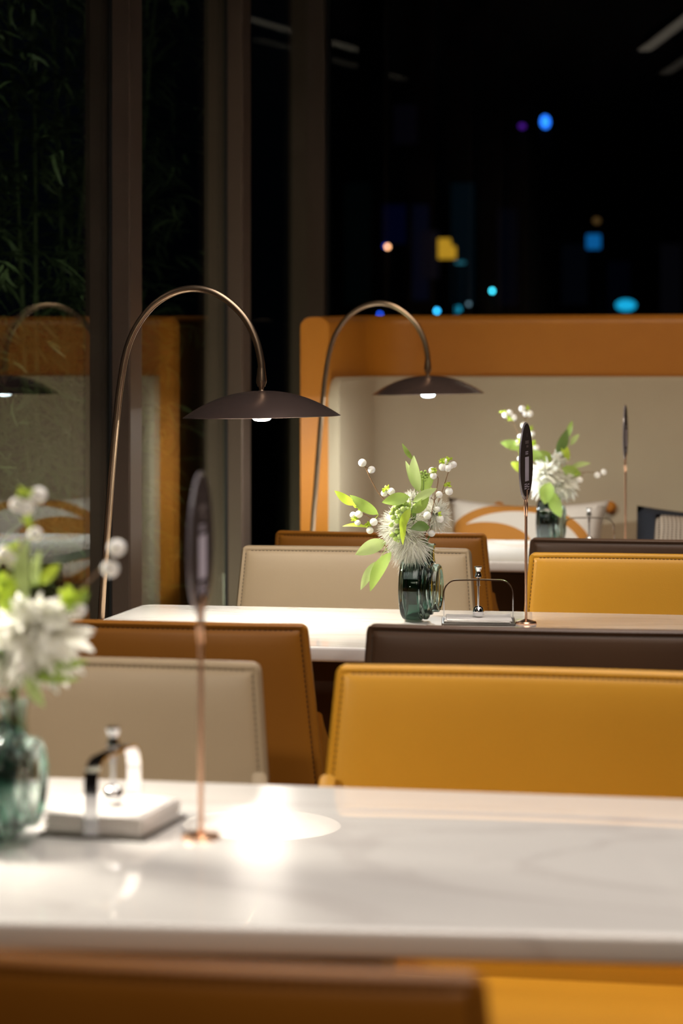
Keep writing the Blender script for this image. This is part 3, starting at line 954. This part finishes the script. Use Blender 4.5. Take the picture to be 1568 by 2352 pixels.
class Bouquet:
    """pieces given as (photo x, photo y, depth offset in m) about a vase whose mouth is known"""
    def __init__(self, x, y, group, where, seed):
        self.o = Vector((x, y, 0.75)); self.g = group; self.w = where
        self.rnd = random.Random(seed)
        self.d = (self.o - Vector((0, 0, ZC))).dot(LF)
        self.mouth = self.o + Vector((0.009, 0, VH - 0.015))
    def P(self, px, py, dz=0.0):
        d = self.d + dz
        return LR * ((px - 784) / FPX * d) + LF * d + LU * (ZC - (py - 830) / FPX * d)
    def local(self, p): return p - self.mouth
    def root(self, name, label, cat, group):
        return tag(empty(name, self.mouth), label, cat, group)
    def stem(self, pts, r, mat, parent, low=True):
        P = [self.local(p) for p in pts]
        if low: P = [Vector((self.rnd.uniform(-0.004, 0.004), self.rnd.uniform(-0.004, 0.004), -0.035)), Vector((self.rnd.uniform(-0.003, 0.003), self.rnd.uniform(-0.003, 0.003), 0.012))] + P
        ctrl = P; pts2 = []
        for i in range(len(ctrl) - 1):
            p0 = ctrl[max(i - 1, 0)]; p1 = ctrl[i]; p2 = ctrl[i + 1]; p3 = ctrl[min(i + 2, len(ctrl) - 1)]
            for k in range(5):
                t = k / 5.0
                pts2.append(0.5 * ((2 * p1) + (p2 - p0) * t + (2 * p0 - 5 * p1 + 4 * p2 - p3) * t * t + (3 * p1 - p0 - 3 * p2 + p3) * t ** 3))
        pts2.append(ctrl[-1])
        n = len(pts2)
        return MB().tube(pts2, [r * (1.25 - 0.6 * i / n) for i in range(n)], 8).build('stem', mat, parent)
    def berries(self, label, stem_pts, balls, buds, br=0.0078):
        """balls (px,py,dz[,scale]); buds (px,py,dz) small green leaf clusters"""
        rt = self.root('snowberry_sprig', label, 'flower sprig', self.g)
        self.stem([self.P(*p) for p in stem_pts], 0.0011, M['twig'], rt)
        end = self.P(*stem_pts[-1])
        for b in balls:
            s = b[3] if len(b) > 3 else 1.0
            c = self.local(self.P(*b[:3])); r = br * s
            o = MB().ball((0, 0, 0), r, 18, 12, 0.95).build('berry', M['snowberry'], rt, angle=180)
            o.location = c
            # pedicel to the nearest point of the stem
            near = min((self.local(self.P(*p)) for p in stem_pts), key=lambda q: (q - c).length)
            MB().tube([c + (near - c).normalized() * r * 0.9, near], 0.0006, 6).build('stalk', M['twig'], o, loc=-c)
        for b in buds:
            c = self.local(self.P(*b[:3])); mb = MB()
            sc = b[3] if len(b) > 3 else 1.0
            for k in range(9):
                d = Vector((self.rnd.uniform(-1, 1), self.rnd.uniform(-1, 0.5), self.rnd.uniform(-0.6, 1))).normalized()
                leaf_mesh(mb, c, c + d * self.rnd.uniform(0.006, 0.011) * sc, 0.005 * sc, 0.1, Vector((self.rnd.uniform(-1, 1), -1, self.rnd.uniform(-1, 1))), seg=4)
            mb.build('bud_leaf', M['leaf_bright'], rt)
        return rt
    def sprig(self, label, stem_pts, leaves, mat='green_stem'):
        """leaves: (bx,by,tx,ty,width px,colour,dz0,dz1)"""
        rt = self.root('eucalyptus_sprig', label, 'leaf sprig', self.g + ' leaves')
        self.stem([self.P(*p) for p in stem_pts], 0.0009, M[mat], rt)
        for L in leaves:
            bx, by, tx, ty, w, colr = L[:6]; d0 = L[6] if len(L) > 6 else 0.0; d1 = L[7] if len(L) > 7 else d0 - 0.008
            b = self.local(self.P(bx, by, d0)); t = self.local(self.P(tx, ty, d1))
            mb = MB()
            leaf_mesh(mb, b, t, w / FPX * self.d, self.rnd.uniform(-0.10, 0.14), Vector((self.rnd.uniform(-0.35, 0.35), -1, self.rnd.uniform(-0.1, 0.5))))
            near = min((self.local(self.P(*p)) for p in stem_pts), key=lambda q: (q - b).length)
            if (near - b).length > 0.002: mb.tube([near, b], 0.0006, 5)
            mb.build('leaf', M['leaf_' + colr], rt)
        return rt
    def bloom(self, label, c, rad, n, pw, axis=(0.1, -1, 0.2), curl=0.5, droop=0.3, thin=True, green=None, name='white_chrysanthemum', spread=1.9):
        rt = self.root(name, label, 'flower', self.g + ' blooms')
        cc = self.local(self.P(*c))
        ax = Vector(axis).normalized()
        self.stem([self.mouth + (cc - ax * 0.004) * 0.5, self.mouth + cc - ax * 0.004], 0.0016, M['green_stem'], rt)
        mb = MB(); rnd = self.rnd
        q = ax.to_track_quat('Z', 'Y')
        for k in range(n):
            f = (k + 0.5) / n
            pol = spread * f ** 0.55
            az = k * 2.399963 + rnd.uniform(-0.3, 0.3)
            d = q @ Vector((math.sin(pol) * math.cos(az), math.sin(pol) * math.sin(az), math.cos(pol)))
            L = rad * rnd.uniform(0.72, 1.08) * (0.75 + 0.25 * f)
            side = d.cross(Vector((rnd.uniform(-1, 1), rnd.uniform(-1, 1), rnd.uniform(-1, 1)))).normalized()
            up = side.cross(d)
            cu = rnd.uniform(-curl, curl); cs = rnd.uniform(-curl, curl)
            seg = 6 if thin else 7
            vs = []
            for i in range(seg + 1):
                t = i / seg
                p = cc + d * L * t + up * cu * L * t * t * 0.6 + side * cs * L * t * t * t * 0.6 + Vector((0, 0, -1)) * droop * L * t * t
                w = pw * 0.5 * ((0.5 + 0.5 * math.sin(PI * min(t * 1.1, 1))) if thin else (0.25 + 0.9 * math.sin(PI * (0.12 + 0.8 * t))))
                if t > 0.99: w *= 0.25
                vs += [p - side * w, p + up * w * 0.35, p + side * w]
            fs = []
            for i in range(seg):
                a = i * 3
                fs += [(a, a + 1, a + 4, a + 3), (a + 1, a + 2, a + 5, a + 4)]
            mb.add(vs, fs)
        mb.build('petals', M['petal'], rt)
        if green:
            MB().ball(cc + ax * 0.004, green, 14, 9).build('flower_centre', M['green_berry'], rt)
        return rt
    def green_cluster(self, label, stem_pts, balls):
        rt = self.root('green_berry_sprig', label, 'flower sprig', self.g + ' green berries')
        self.stem([self.P(*p) for p in stem_pts], 0.0010, M['green_stem'], rt)
        for b in balls:
            c = self.local(self.P(*b[:3])); r = (b[3] if len(b) > 3 else 7.0) / FPX * self.d
            o = MB().ball((0, 0, 0), r, 14, 10).build('berry', M['green_berry'], rt, angle=180)
            o.location = c
            near = min((self.local(self.P(*p)) for p in stem_pts), key=lambda q: (q - c).length)
            MB().tube([c, near], 0.0005, 5).build('stalk', M['green_stem'], o, loc=-c)
        return rt

# --- middle table, in focus
vase(-0.736, 4.604, R(0), 'sharp dark green glass vase of stepped discs on the middle table')
B = Bouquet(-0.736, 4.604, 'bouquet on the middle table', 'middle', 11)
B.bloom('feathery white bloom facing left above the middle vase', (920, 1212, -0.03), 0.056, 1300, 0.0020, (-0.55, -1, 0.15), 0.45, 0.10, spread=2.2)
B.bloom('feathery white bloom at the right of the middle bouquet', (998, 1182, -0.005), 0.040, 700, 0.0017, (0.8, -0.8, 0.25), 0.6, 0.0)
B.bloom('loose white bloom whose strands droop over the middle vase', (944, 1240, -0.026), 0.050, 620, 0.0019, (-0.10, -0.8, -0.75), 0.7, 0.45, spread=1.4)
B.bloom('small white feathery bloom behind the upright leaves of the middle bouquet', (945, 1150, 0.015), 0.028, 300, 0.0017, (-0.3, -0.7, 0.9), 0.5, 0.0)
B.berries('snowberry twig reaching far to the upper left, two white berries at its tip', [(940, 1200, 0), (878, 1143, 0.0), (856, 1110, -0.005), (838, 1072, -0.008)], [(832, 1063, -0.008, 1.05), (853, 1079, -0.006, 0.98)], [])
B.berries('snowberry twig low on the left side of the middle bouquet', [(930, 1230, 0), (890, 1212, -0.01), (868, 1201, -0.015), (838, 1182, -0.018), (823, 1176, -0.02)],
          [(824, 1181, -0.022, 0.98), (811, 1183, -0.015, 0.85), (821, 1201, -0.02, 0.8), (858, 1199, -0.025, 1.0), (849, 1218, -0.02, 0.95)], [(820, 1165, -0.018, 1.1), (816, 1192, -0.02), (846, 1205, -0.02), (828, 1170, -0.018)])
B.berries('snowberry twig rising upright on the right of the middle bouquet', [(975, 1232, 0), (985, 1205, -0.02), (997, 1150, -0.025), (1006, 1100, -0.02), (996, 1092, -0.02)],
          [(992, 1081, -0.02, 0.95), (995, 1093, -0.022, 0.9), (1008, 1136, -0.024, 0.9), (984, 1137, -0.028, 0.9), (981, 1184, -0.03, 1.0), (1010, 1192, -0.024, 1.0), (1004, 1170, -0.02, 0.8), (991, 1225, -0.02, 0.9)], [(996, 1080, -0.026, 0.9), (994, 1129, -0.03), (1007, 1181, -0.03, 0.8)])
B.berries('thicker snowberry twig leaning right, five berries at its top', [(972, 1235, 0), (992, 1190, -0.008), (1013, 1135, -0.01), (1031, 1078, -0.01)],
          [(1016, 1073, -0.012, 1.0), (1028, 1076, -0.015, 0.9), (1041, 1067, -0.01, 0.88), (1025, 1060, -0.008, 0.8), (1034, 1070, -0.006, 0.85), (1031, 1129, -0.014, 1.0)], [(1015, 1059, -0.014, 1.0), (1032, 1056, -0.012, 1.0), (1028, 1115, -0.016, 1.1)])
B.berries('short snowberry twig against the feathery bloom at the upper left', [(940, 1190, 0), (905, 1150, -0.01), (892, 1136, -0.014)], [(898, 1129, -0.016, 0.98), (882, 1133, -0.012, 0.85)], [(886, 1122, -0.016, 1.0), (882, 1128, -0.018, 0.8)])
B.green_cluster('cluster of round green berries at the heart of the middle bouquet', [(950, 1230, -0.02), (930, 1200, -0.045), (922, 1180, -0.048)],
                [(900, 1178, -0.062), (905, 1168, -0.060), (903, 1188, -0.064), (914, 1176, -0.066, 6), (917, 1161, -0.060), (929, 1157, -0.058), (939, 1160, -0.055, 6), (925, 1170, -0.066), (936, 1171, -0.062), (912, 1196, -0.066), (919, 1184, -0.067), (926, 1194, -0.064), (898, 1205, -0.06, 6), (953, 1163, -0.05, 6.5), (910, 1165, -0.063, 6)])
B.green_cluster('small green berries hanging under the middle bouquet', [(955, 1250, -0.02), (935, 1238, -0.045), (915, 1226, -0.05)],
                [(900, 1228, -0.06, 6.5), (911, 1221, -0.06, 6), (908, 1237, -0.062, 6), (918, 1232, -0.062, 6.5), (926, 1226, -0.06, 6), (914, 1241, -0.058, 5)])
B.sprig('eucalyptus sprig reaching left with a large folded leaf', [(925, 1225, 0), (890, 1200, -0.01), (868, 1184, -0.02), (815, 1158, -0.03)],
        [(868, 1181, 803, 1137, 26, 'mid', -0.025, -0.03), (815, 1160, 768, 1127, 20, 'bright', -0.03, -0.035), (842, 1211, 786, 1209, 9, 'bright', -0.02, -0.02)], 'twig')
B.sprig('eucalyptus sprig hanging left with three pale leaves', [(940, 1250, 0), (905, 1255, -0.02), (885, 1262, -0.03)],
        [(885, 1243, 816, 1274, 33, 'pale', -0.035, -0.045), (868, 1288, 828, 1355, 22, 'pale', -0.03, -0.035), (898, 1268, 850, 1358, 31, 'mid', -0.04, -0.045)])
B.sprig('eucalyptus sprig standing upright over the middle bouquet', [(962, 1200, 0), (958, 1150, 0.0), (952, 1110, 0.0), (948, 1060, 0.0)],
        [(948, 1056, 923, 1018, 11, 'mid', 0, 0), (951, 1120, 931, 1058, 16, 'pale', -0.002, -0.006), (962, 1130, 950, 1046, 29, 'pale', -0.01, -0.012), (968, 1130, 995, 1085, 34, 'mid', 0.01, 0.01)])
B.sprig('eucalyptus sprig with dark leaves across the centre of the middle bouquet', [(965, 1240, 0), (945, 1190, -0.05), (941, 1150, -0.055)],
        [(940, 1141, 877, 1154, 30, 'mid', -0.06, -0.065), (986, 1211, 942, 1215, 25, 'dark', -0.055, -0.07), (933, 1180, 925, 1252, 14, 'bright', -0.068, -0.072), (942, 1168, 920, 1225, 20, 'bright', -0.066, -0.072),
         (946, 1178, 985, 1140, 24, 'mid', -0.05, -0.05), (948, 1153, 1003, 1122, 20, 'pale', -0.05, -0.045), (950, 1200, 956, 1150, 14, 'dark', -0.045, -0.045), (940, 1200, 950, 1165, 18, 'dark', -0.04, -0.04)], 'twig')
B.green_cluster('tiny green bud head among the upright leaves', [(965, 1200, 0), (972, 1120, 0.0), (972, 1095, 0.0)],
                [(972 + 7 * math.cos(k * 2.4) * (k / 14.0) ** 0.5 * 1.8, 1092 + 7 * math.sin(k * 2.4) * (k / 14.0) ** 0.5 * 1.8, -0.006, 3.2) for k in range(14)])

# --- nearest table, blurred
vase(-0.822, 2.398, R(4), 'blurred green glass vase at the left edge on the nearest table')
B = Bouquet(-0.822, 2.398, 'bouquet on the nearest table', 'near', 21)
B.bloom('big white chrysanthemum at the left edge above the nearest vase', (82, 1450, -0.03), 0.062, 130, 0.015, (0.35, -1, 0.0), 0.25, 0.25, thin=False, green=0.006)
B.bloom('white chrysanthemum low at the left edge of the photo', (-20, 1480, -0.01), 0.045, 90, 0.011, (-0.6, -1, 0.1), 0.25, 0.25, thin=False)
B.berries('blurred snowberry twig with two or three berries at the upper left corner of the bouquet', [(10, 1560, 0), (30, 1350, 0), (60, 1200, -0.01), (68, 1165, -0.01)], [(88, 1137, -0.01, 1.15), (40, 1158, -0.01, 1.0), (62, 1166, -0.012, 1.05), (80, 1226, -0.01, 0.95)], [(58, 1130, -0.012, 1.2), (66, 1200, -0.012, 1)])
B.berries('blurred snowberry twig reaching right across the lamp pole', [(40, 1560, 0), (100, 1450, -0.02), (200, 1340, -0.03), (240, 1300, -0.03), (258, 1275, -0.03)], [(268, 1258, -0.03, 1.18), (253, 1306, -0.03, 1.18)], [])
B.berries('blurred snowberry twig low on the right side of the nearest bouquet', [(40, 1570, 0), (120, 1470, -0.02), (165, 1410, -0.03)], [(182, 1400, -0.03, 0.95), (45, 1525, -0.05, 1.0)], [(160, 1378, -0.03, 1.7), (186, 1370, -0.03, 1.3), (20, 1395, -0.04, 1.6), (10, 1345, -0.04, 1.6)])
B.berries('blurred snowberry twig beside the left edge of the photo', [(10, 1560, 0), (10, 1400, -0.02), (18, 1300, -0.03)], [(12, 1272, -0.03, 1.1), (32, 1290, -0.028, 1.0), (-18, 1290, -0.03, 1.0)], [(26, 1262, -0.03, 1.2), (4, 1340, -0.03, 2.0)])
B.sprig('blurred upright pale leaves in the nearest bouquet', [(40, 1560, 0), (60, 1400, -0.02), (62, 1340, -0.03)],
        [(60, 1380, 64, 1235, 42, 'pale', -0.04, -0.04), (82, 1345, 92, 1262, 22, 'pale', -0.03, -0.03), (92, 1342, 138, 1296, 32, 'bright', -0.03, -0.03), (150, 1405, 205, 1362, 28, 'mid', -0.03, -0.03), (0, 1400, 50, 1330, 34, 'bright', -0.03, -0.03)])
B.sprig('blurred leaves under the big white bloom of the nearest vase', [(30, 1580, 0), (70, 1560, -0.03), (110, 1550, -0.04)],
        [(90, 1545, 205, 1518, 26, 'mid', -0.045, -0.045), (70, 1550, 185, 1560, 24, 'mid', -0.045, -0.05), (60, 1555, 102, 1625, 30, 'pale', -0.05, -0.055), (20, 1500, 30, 1420, 30, 'dark', -0.02, -0.02), (30, 1540, -10, 1470, 40, 'dark', -0.03, -0.03)])

# --- farthest table
vase(-0.691, 6.55, R(0), 'far green glass vase on the table nearest the bench')
B = Bouquet(-0.691, 6.55, 'bouquet on the farthest table', 'far', 31)
B.bloom('large white bloom over the far vase', (1252, 1090, -0.02), 0.066, 170, 0.010, (-0.2, -1, 0.0), 0.3, 0.25, thin=False)
B.bloom('white bloom drooping right of the far vase', (1292, 1108, -0.01), 0.056, 150, 0.009, (0.5, -0.9, -0.3), 0.3, 0.3, thin=False)
B.bloom('small white bloom high on the far bouquet', (1288, 1050, 0.0), 0.030, 70, 0.010, (0.2, -0.8, 0.6), 0.3, 0.0, thin=False)
B.berries('far snowberry twig with a cluster of berries at the upper left', [(1255, 1130, 0), (1205, 1030, 0), (1185, 985, 0), (1175, 966, 0)], [(1161, 953, 0, 1.2), (1179, 959, 0, 1.25), (1170, 948, 0, 1.1)], [(1155, 945, 0, 1.2), (1170, 962, -0.005, 1.2)])
B.berries('far snowberry twig with berries above the middle card stand', [(1255, 1130, 0), (1215, 1030, 0), (1207, 990, 0), (1206, 960, 0)], [(1199, 939, 0, 1.2), (1216, 950, 0, 1.25), (1206, 951, 0, 1.0), (1203, 977, 0, 1.2), (1221, 997, 0, 1.15)], [(1211, 938, -0.004, 1.0), (1217, 985, 0, 1.3)])
B.berries('far snowberry twig in the left side of the far bouquet', [(1255, 1130, 0), (1215, 1060, 0), (1200, 1025, 0)], [(1187, 1018, 0, 1.1), (1200, 1024, 0, 1.1), (1195, 1003, 0, 1.0), (1231, 1028, -0.01, 1.1), (1194, 1054, 0, 0.9)], [(1193, 1012, -0.004, 1.3), (1224, 1020, -0.01, 1.5), (1196, 1040, 0, 1.2)])
B.berries('far snowberry twig reaching right with two berries at its tip', [(1262, 1130, 0), (1300, 1095, -0.01), (1340, 1085, -0.01), (1362, 1085, -0.01)], [(1371, 1091, -0.01, 1.15), (1386, 1084, -0.01, 1.12), (1331, 1102, -0.01, 1.1)], [(1322, 1088, -0.01, 1.4)])
B.sprig('far leaf sprig on the left side of the far bouquet', [(1255, 1130, 0), (1220, 1080, 0), (1200, 1040, 0)],
        [(1196, 1030, 1149, 1016, 24, 'mid', 0, 0), (1206, 1080, 1173, 1062, 22, 'bright', -0.01, -0.01)])
B.sprig('far leaf sprig standing up at the top right of the far bouquet', [(1265, 1130, 0), (1285, 1060, 0), (1300, 1020, 0)],
        [(1278, 1040, 1302, 986, 24, 'dark', -0.01, -0.01), (1304, 1005, 1314, 966, 15, 'mid', 0, 0), (1306, 1056, 1292, 1012, 18, 'bright', -0.01, -0.01), (1310, 1022, 1330, 997, 13, 'pale', 0, 0), (1310, 1074, 1356, 1064, 13, 'pale', 0, 0), (1290, 1075, 1335, 1090, 26, 'mid', -0.01, -0.01), (1240, 1060, 1225, 1030, 28, 'mid', -0.01, -0.01), (1265, 1060, 1240, 1035, 24, 'mid', -0.01, -0.01)])
B.sprig('far broad leaves hanging down the front of the far vase', [(1262, 1140, 0), (1262, 1118, -0.04), (1265, 1112, -0.06)],
        [(1262, 1108, 1250, 1158, 36, 'mid', -0.085, -0.09), (1266, 1128, 1288, 1188, 30, 'mid', -0.085, -0.075)])

# ------------------------------------------------------------------ the garden outside the side wall
rb = random.Random(77)
def bamboo(x, y, n, label):
    root = tag(empty('bamboo_plant', (x, y, -0.12)), label, 'bamboo', 'bamboo outside the side windows')
    tips = []
    for i in range(3):
        bx, by = rb.uniform(-0.15, 0.15), rb.uniform(-0.15, 0.15)
        lean = Vector((rb.uniform(-0.15, 0.3), rb.uniform(-0.4, 0.2), 0))
        P = [Vector((bx, by, 0)) + lean * (t / 8) ** 1.6 + Vector((0, 0, 3.1 * t / 8)) for t in range(9)]
        MB().tube(P, [0.012 - 0.001 * k for k in range(9)], 8).build('culm', M['bamboo_culm'], root)
        tips.append(P)
    mb = MB()
    for k in range(n):
        P = rb.choice(tips); f = rb.uniform(1.2, 7.9); i = int(f)
        c = P[i].lerp(P[min(i + 1, 8)], f - i) + Vector((rb.gauss(0, 0.10), rb.gauss(0, 0.16), rb.gauss(0, 0.05)))
        a = rb.uniform(0, 2 * PI)
        for q in range(3):
            aa = a + rb.uniform(-0.6, 0.6)
            d = Vector((math.cos(aa), math.sin(aa), rb.uniform(-1.0, 0.1))).normalized()
            leaf_mesh(mb, c, c + d * rb.uniform(0.07, 0.15), rb.uniform(0.009, 0.015), rb.uniform(-0.3, 0.3), Vector((rb.uniform(-1, 1), -0.6, 1)), seg=4)
    mb.build('foliage', M['bamboo_leaf'], root)
    return root
for i, (x, y, lab) in enumerate(((-2.25, 6.25, 'bamboo seen dimly through the leftmost window pane, nearest plant'), (-2.35, 6.9, 'bamboo seen dimly through the leftmost window pane, second plant'),
                                 (-2.3, 7.45, 'bamboo behind the first lamp pole, dimly seen through glass'), (-2.45, 8.05, 'bamboo seen dimly through the pane right of the lamp pole'),
                                 (-2.9, 7.2, 'bamboo standing deeper in the dark garden'))):
    bamboo(x, y, 520, lab)

# ------------------------------------------------------------------ the street at night
def far(px, py, Y): return W(px, py, Y)
def ev(name, col, s): return emitter(name, col, s)
M['pole_dark'] = pmat('dark_pole', (0.012, 0.012, 0.014, 1), 0.6)
def light_on_pole(px, py, Y, r, col, s, label, name='street_lamp'):
    p = far(px, py, Y)
    root = tag(empty(name, (p.x, p.y, -0.12)), label, 'street light', 'lights across the street')
    MB().tube([(0, 0.12, 0), (0, 0.12, p.z + 0.12 + r), (0, 0.0, p.z + 0.12 + r)], 0.012, 8).build('pole', M['pole_dark'], root)
    MB().ball((0, 0, p.z + 0.12), r, 14, 9).build('lamp_head', ev(label.split(' ')[0] + '_glow', col, s), root)
    return root
light_on_pole(890, 567, 24, 0.020, (1.0, 0.42, 0.20), 7, 'salmon point of light over the left part of the bench')
light_on_pole(1130, 668, 24, 0.018, (0.05, 0.62, 0.85), 8, 'turquoise point of light above the bench, near its middle')
light_on_pole(1003, 714, 24, 0.020, (0.03, 0.40, 0.85), 8, 'azure point of light just above the bench top, right of the far lamp')
light_on_pole(1076, 698, 24, 0.018, (0.20, 0.32, 0.42), 1.2, 'greyish faint point of light just above the bench top')
light_on_pole(872, 722, 24, 0.016, (0.02, 0.10, 1.0), 5, 'ultramarine tiny light behind the far lamp arc')
light_on_pole(885, 565, 25, 0.022, (0.03, 0.06, 0.8), 1.0, 'indigo faint light beside the salmon one')
def sign(px0, py0, px1, py1, Y, col, s, label, name='illuminated_sign', shape='box'):
    a = far(px0, py0, Y); b = far(px1, py1, Y)
    cx, cz = (a.x + b.x) / 2, (a.z + b.z) / 2; hw_, hh = abs(b.x - a.x) / 2, abs(a.z - b.z) / 2
    root = tag(empty(name, (cx, Y, -0.12)), label, 'sign', 'lit signs across the street')
    z = cz + 0.12
    for sx in (-1, 1):
        MB().tube([(sx * hw_ * 0.8, 0.05, 0), (sx * hw_ * 0.8, 0.05, z)], 0.01, 6).build('post', M['pole_dark'], root)
    if shape == 'box':
        MB().box(-hw_, hw_, -0.02, 0.04, z - hh, z + hh).build('lit_face', ev(name + '_glow', col, s), root, bevel=0.02, seg=3)
    elif shape == 'notch':
        MB().add([(-hw_, -0.02, z - hh), (hw_, -0.02, z - hh), (hw_, -0.02, z + hh * 0.2), (hw_ * 0.5, -0.02, z + hh * 0.3), (hw_ * 0.35, -0.02, z + hh), (-hw_, -0.02, z + hh),
                  (-hw_, 0.04, z - hh), (hw_, 0.04, z - hh), (hw_, 0.04, z + hh * 0.2), (hw_ * 0.5, 0.04, z + hh * 0.3), (hw_ * 0.35, 0.04, z + hh), (-hw_, 0.04, z + hh)],
                 [tuple(range(6)), tuple(range(6, 12))] + [(i, (i + 1) % 6, (i + 1) % 6 + 6, i + 6) for i in range(6)]).build('lit_face', ev(name + '_glow', col, s), root, smooth=False)
    else:
        MB().lathe([(0, -0.02), (hw_, -0.02), (hw_, 0.04), (0, 0.04)], 24, (0, 0, z), Matrix.Diagonal((1, 1, hh / hw_)).to_3x3() @ Matrix.Rotation(R(90), 3, 'X')).build('lit_face', ev(name + '_glow', col, s), root, smooth=False)
    return root
sign(1006, 548, 1046, 594, 26, (0.85, 0.42, 0.03), 0.62, 'amber lit sign with a notched corner beyond the window', shape='notch')
sign(1346, 538, 1379, 572, 27, (0.005, 0.13, 0.42), 0.75, 'square blue lit sign beyond the window at the right')
sign(1414, 688, 1460, 714, 27, (0.01, 0.38, 0.72), 1.2, 'rounded cyan lit sign just above the bench at the right', shape='oval')
sign(1242, 266, 1262, 294, 30, (0.02, 0.18, 1.0), 2.8, 'small bright blue lit sign high in the dark window', shape='oval')
sign(1192, 285, 1206, 295, 30, (0.16, 0.02, 0.55), 0.6, 'small faint purple lit sign high in the dark window', shape='oval')
sign(1362, 500, 1378, 514, 28.5, (0.5, 0.25, 0.08), 0.18, 'faint ochre light over the blue square sign', shape='oval')
sign(1045, 600, 1068, 606, 25, (0.05, 0.30, 0.42), 0.40, 'faint teal strip under the amber sign')
sign(1044, 702, 1058, 722, 26.5, (0.02, 0.42, 0.70), 0.9, 'short slanted cyan light just above the bench top', shape='oval')
# a dark office block across the street with a few dim window strips
def building():
    Y = 34
    a = far(700, 830, Y); b = far(1700, 830, Y)
    root = tag(empty('office_building', ((a.x + b.x) / 2, Y + 3, -0.12)), 'dark building across the street with dim bluish window strips', 'building')
    cx = root.location.x
    MB().box(a.x - cx - 3, b.x - cx + 3, -2.5, 3, 0, 9).build('wall', pmat('night_wall', (0.02, 0.022, 0.03, 1), 0.8), root, smooth=False)
    rr = random.Random(9)
    for px, w, y0, y1, c, s in ((930, 26, 240, 330, (0.25, 0.18, 0.45), 0.010), (965, 18, 470, 690, (0.10, 0.14, 0.55), 0.022), (905, 26, 470, 560, (0.03, 0.05, 0.5), 0.03), (1062, 26, 420, 700, (0.02, 0.16, 0.30), 0.030), (985, 22, 530, 640, (0.35, 0.25, 0.45), 0.020),
                                (1320, 30, 560, 700, (0.10, 0.14, 0.3), 0.014), (1540, 24, 560, 720, (0.2, 0.18, 0.3), 0.016), (1165, 22, 480, 700, (0.03, 0.06, 0.25), 0.018), (820, 30, 420, 700, (0.05, 0.14, 0.16), 0.010), (1420, 26, 600, 720, (0.05, 0.08, 0.3), 0.012)):
        p0 = far(px - w, y1, Y + 0.45); p1 = far(px + w, y0, Y + 0.45)
        MB().box(p0.x - cx, p1.x - cx, -2.54, -2.5, p0.z + 0.12, p1.z + 0.12).build('window_strip', ev('dim_window', c, s * 0.45), root, smooth=False)
building()
# palm outside, faintly lit by an unseen bluish point light set before it
def palm():
    p = far(1010, 690, 14)
    root = tag(empty('palm', (p.x, 14, -0.12)), 'faint palm fronds outside the back window, just above the bench', 'palm')
    top = p.z - 0.25
    MB().tube([(0, 0, 0), (0.02, 0, top * 0.5), (0, 0, top + 0.12)], [0.05, 0.04, 0.03], 10).build('trunk', M['bamboo_culm'], root)
    rp = random.Random(4)
    for k in range(11):
        az = rp.uniform(0, 2 * PI); el = rp.uniform(0.3, 1.3); mb = MB(); L = rp.uniform(0.35, 0.5)
        P = []
        for i in range(9):
            t = i / 8
            P.append(Vector((math.cos(az) * math.cos(el) * L * t, math.sin(az) * math.cos(el) * L * t, top + 0.12 + math.sin(el) * L * t - 0.25 * t * t)))
        mb.tube(P, 0.004, 5)
        for i in range(1, 9):
            for s in (-1, 1):
                d = Vector((-math.sin(az) * s, math.cos(az) * s, -0.5)) + (P[i] - P[i - 1]).normalized() * 0.9
                leaf_mesh(mb, P[i], P[i] + d.normalized() * 0.16, 0.014, 0.1, seg=3)
        mb.build('frond', M['bamboo_leaf'], root)
    l = bpy.data.lights.new('palm_point_light', 'POINT'); l.energy = 0.5; l.color = (0.15, 0.6, 1.0); l.shadow_soft_size = 0.1
    lo = bpy.data.objects.new('palm_point_light', l); lo.location = (p.x + 0.5, 13.2, 1.0); COL.objects.link(lo)
palm()
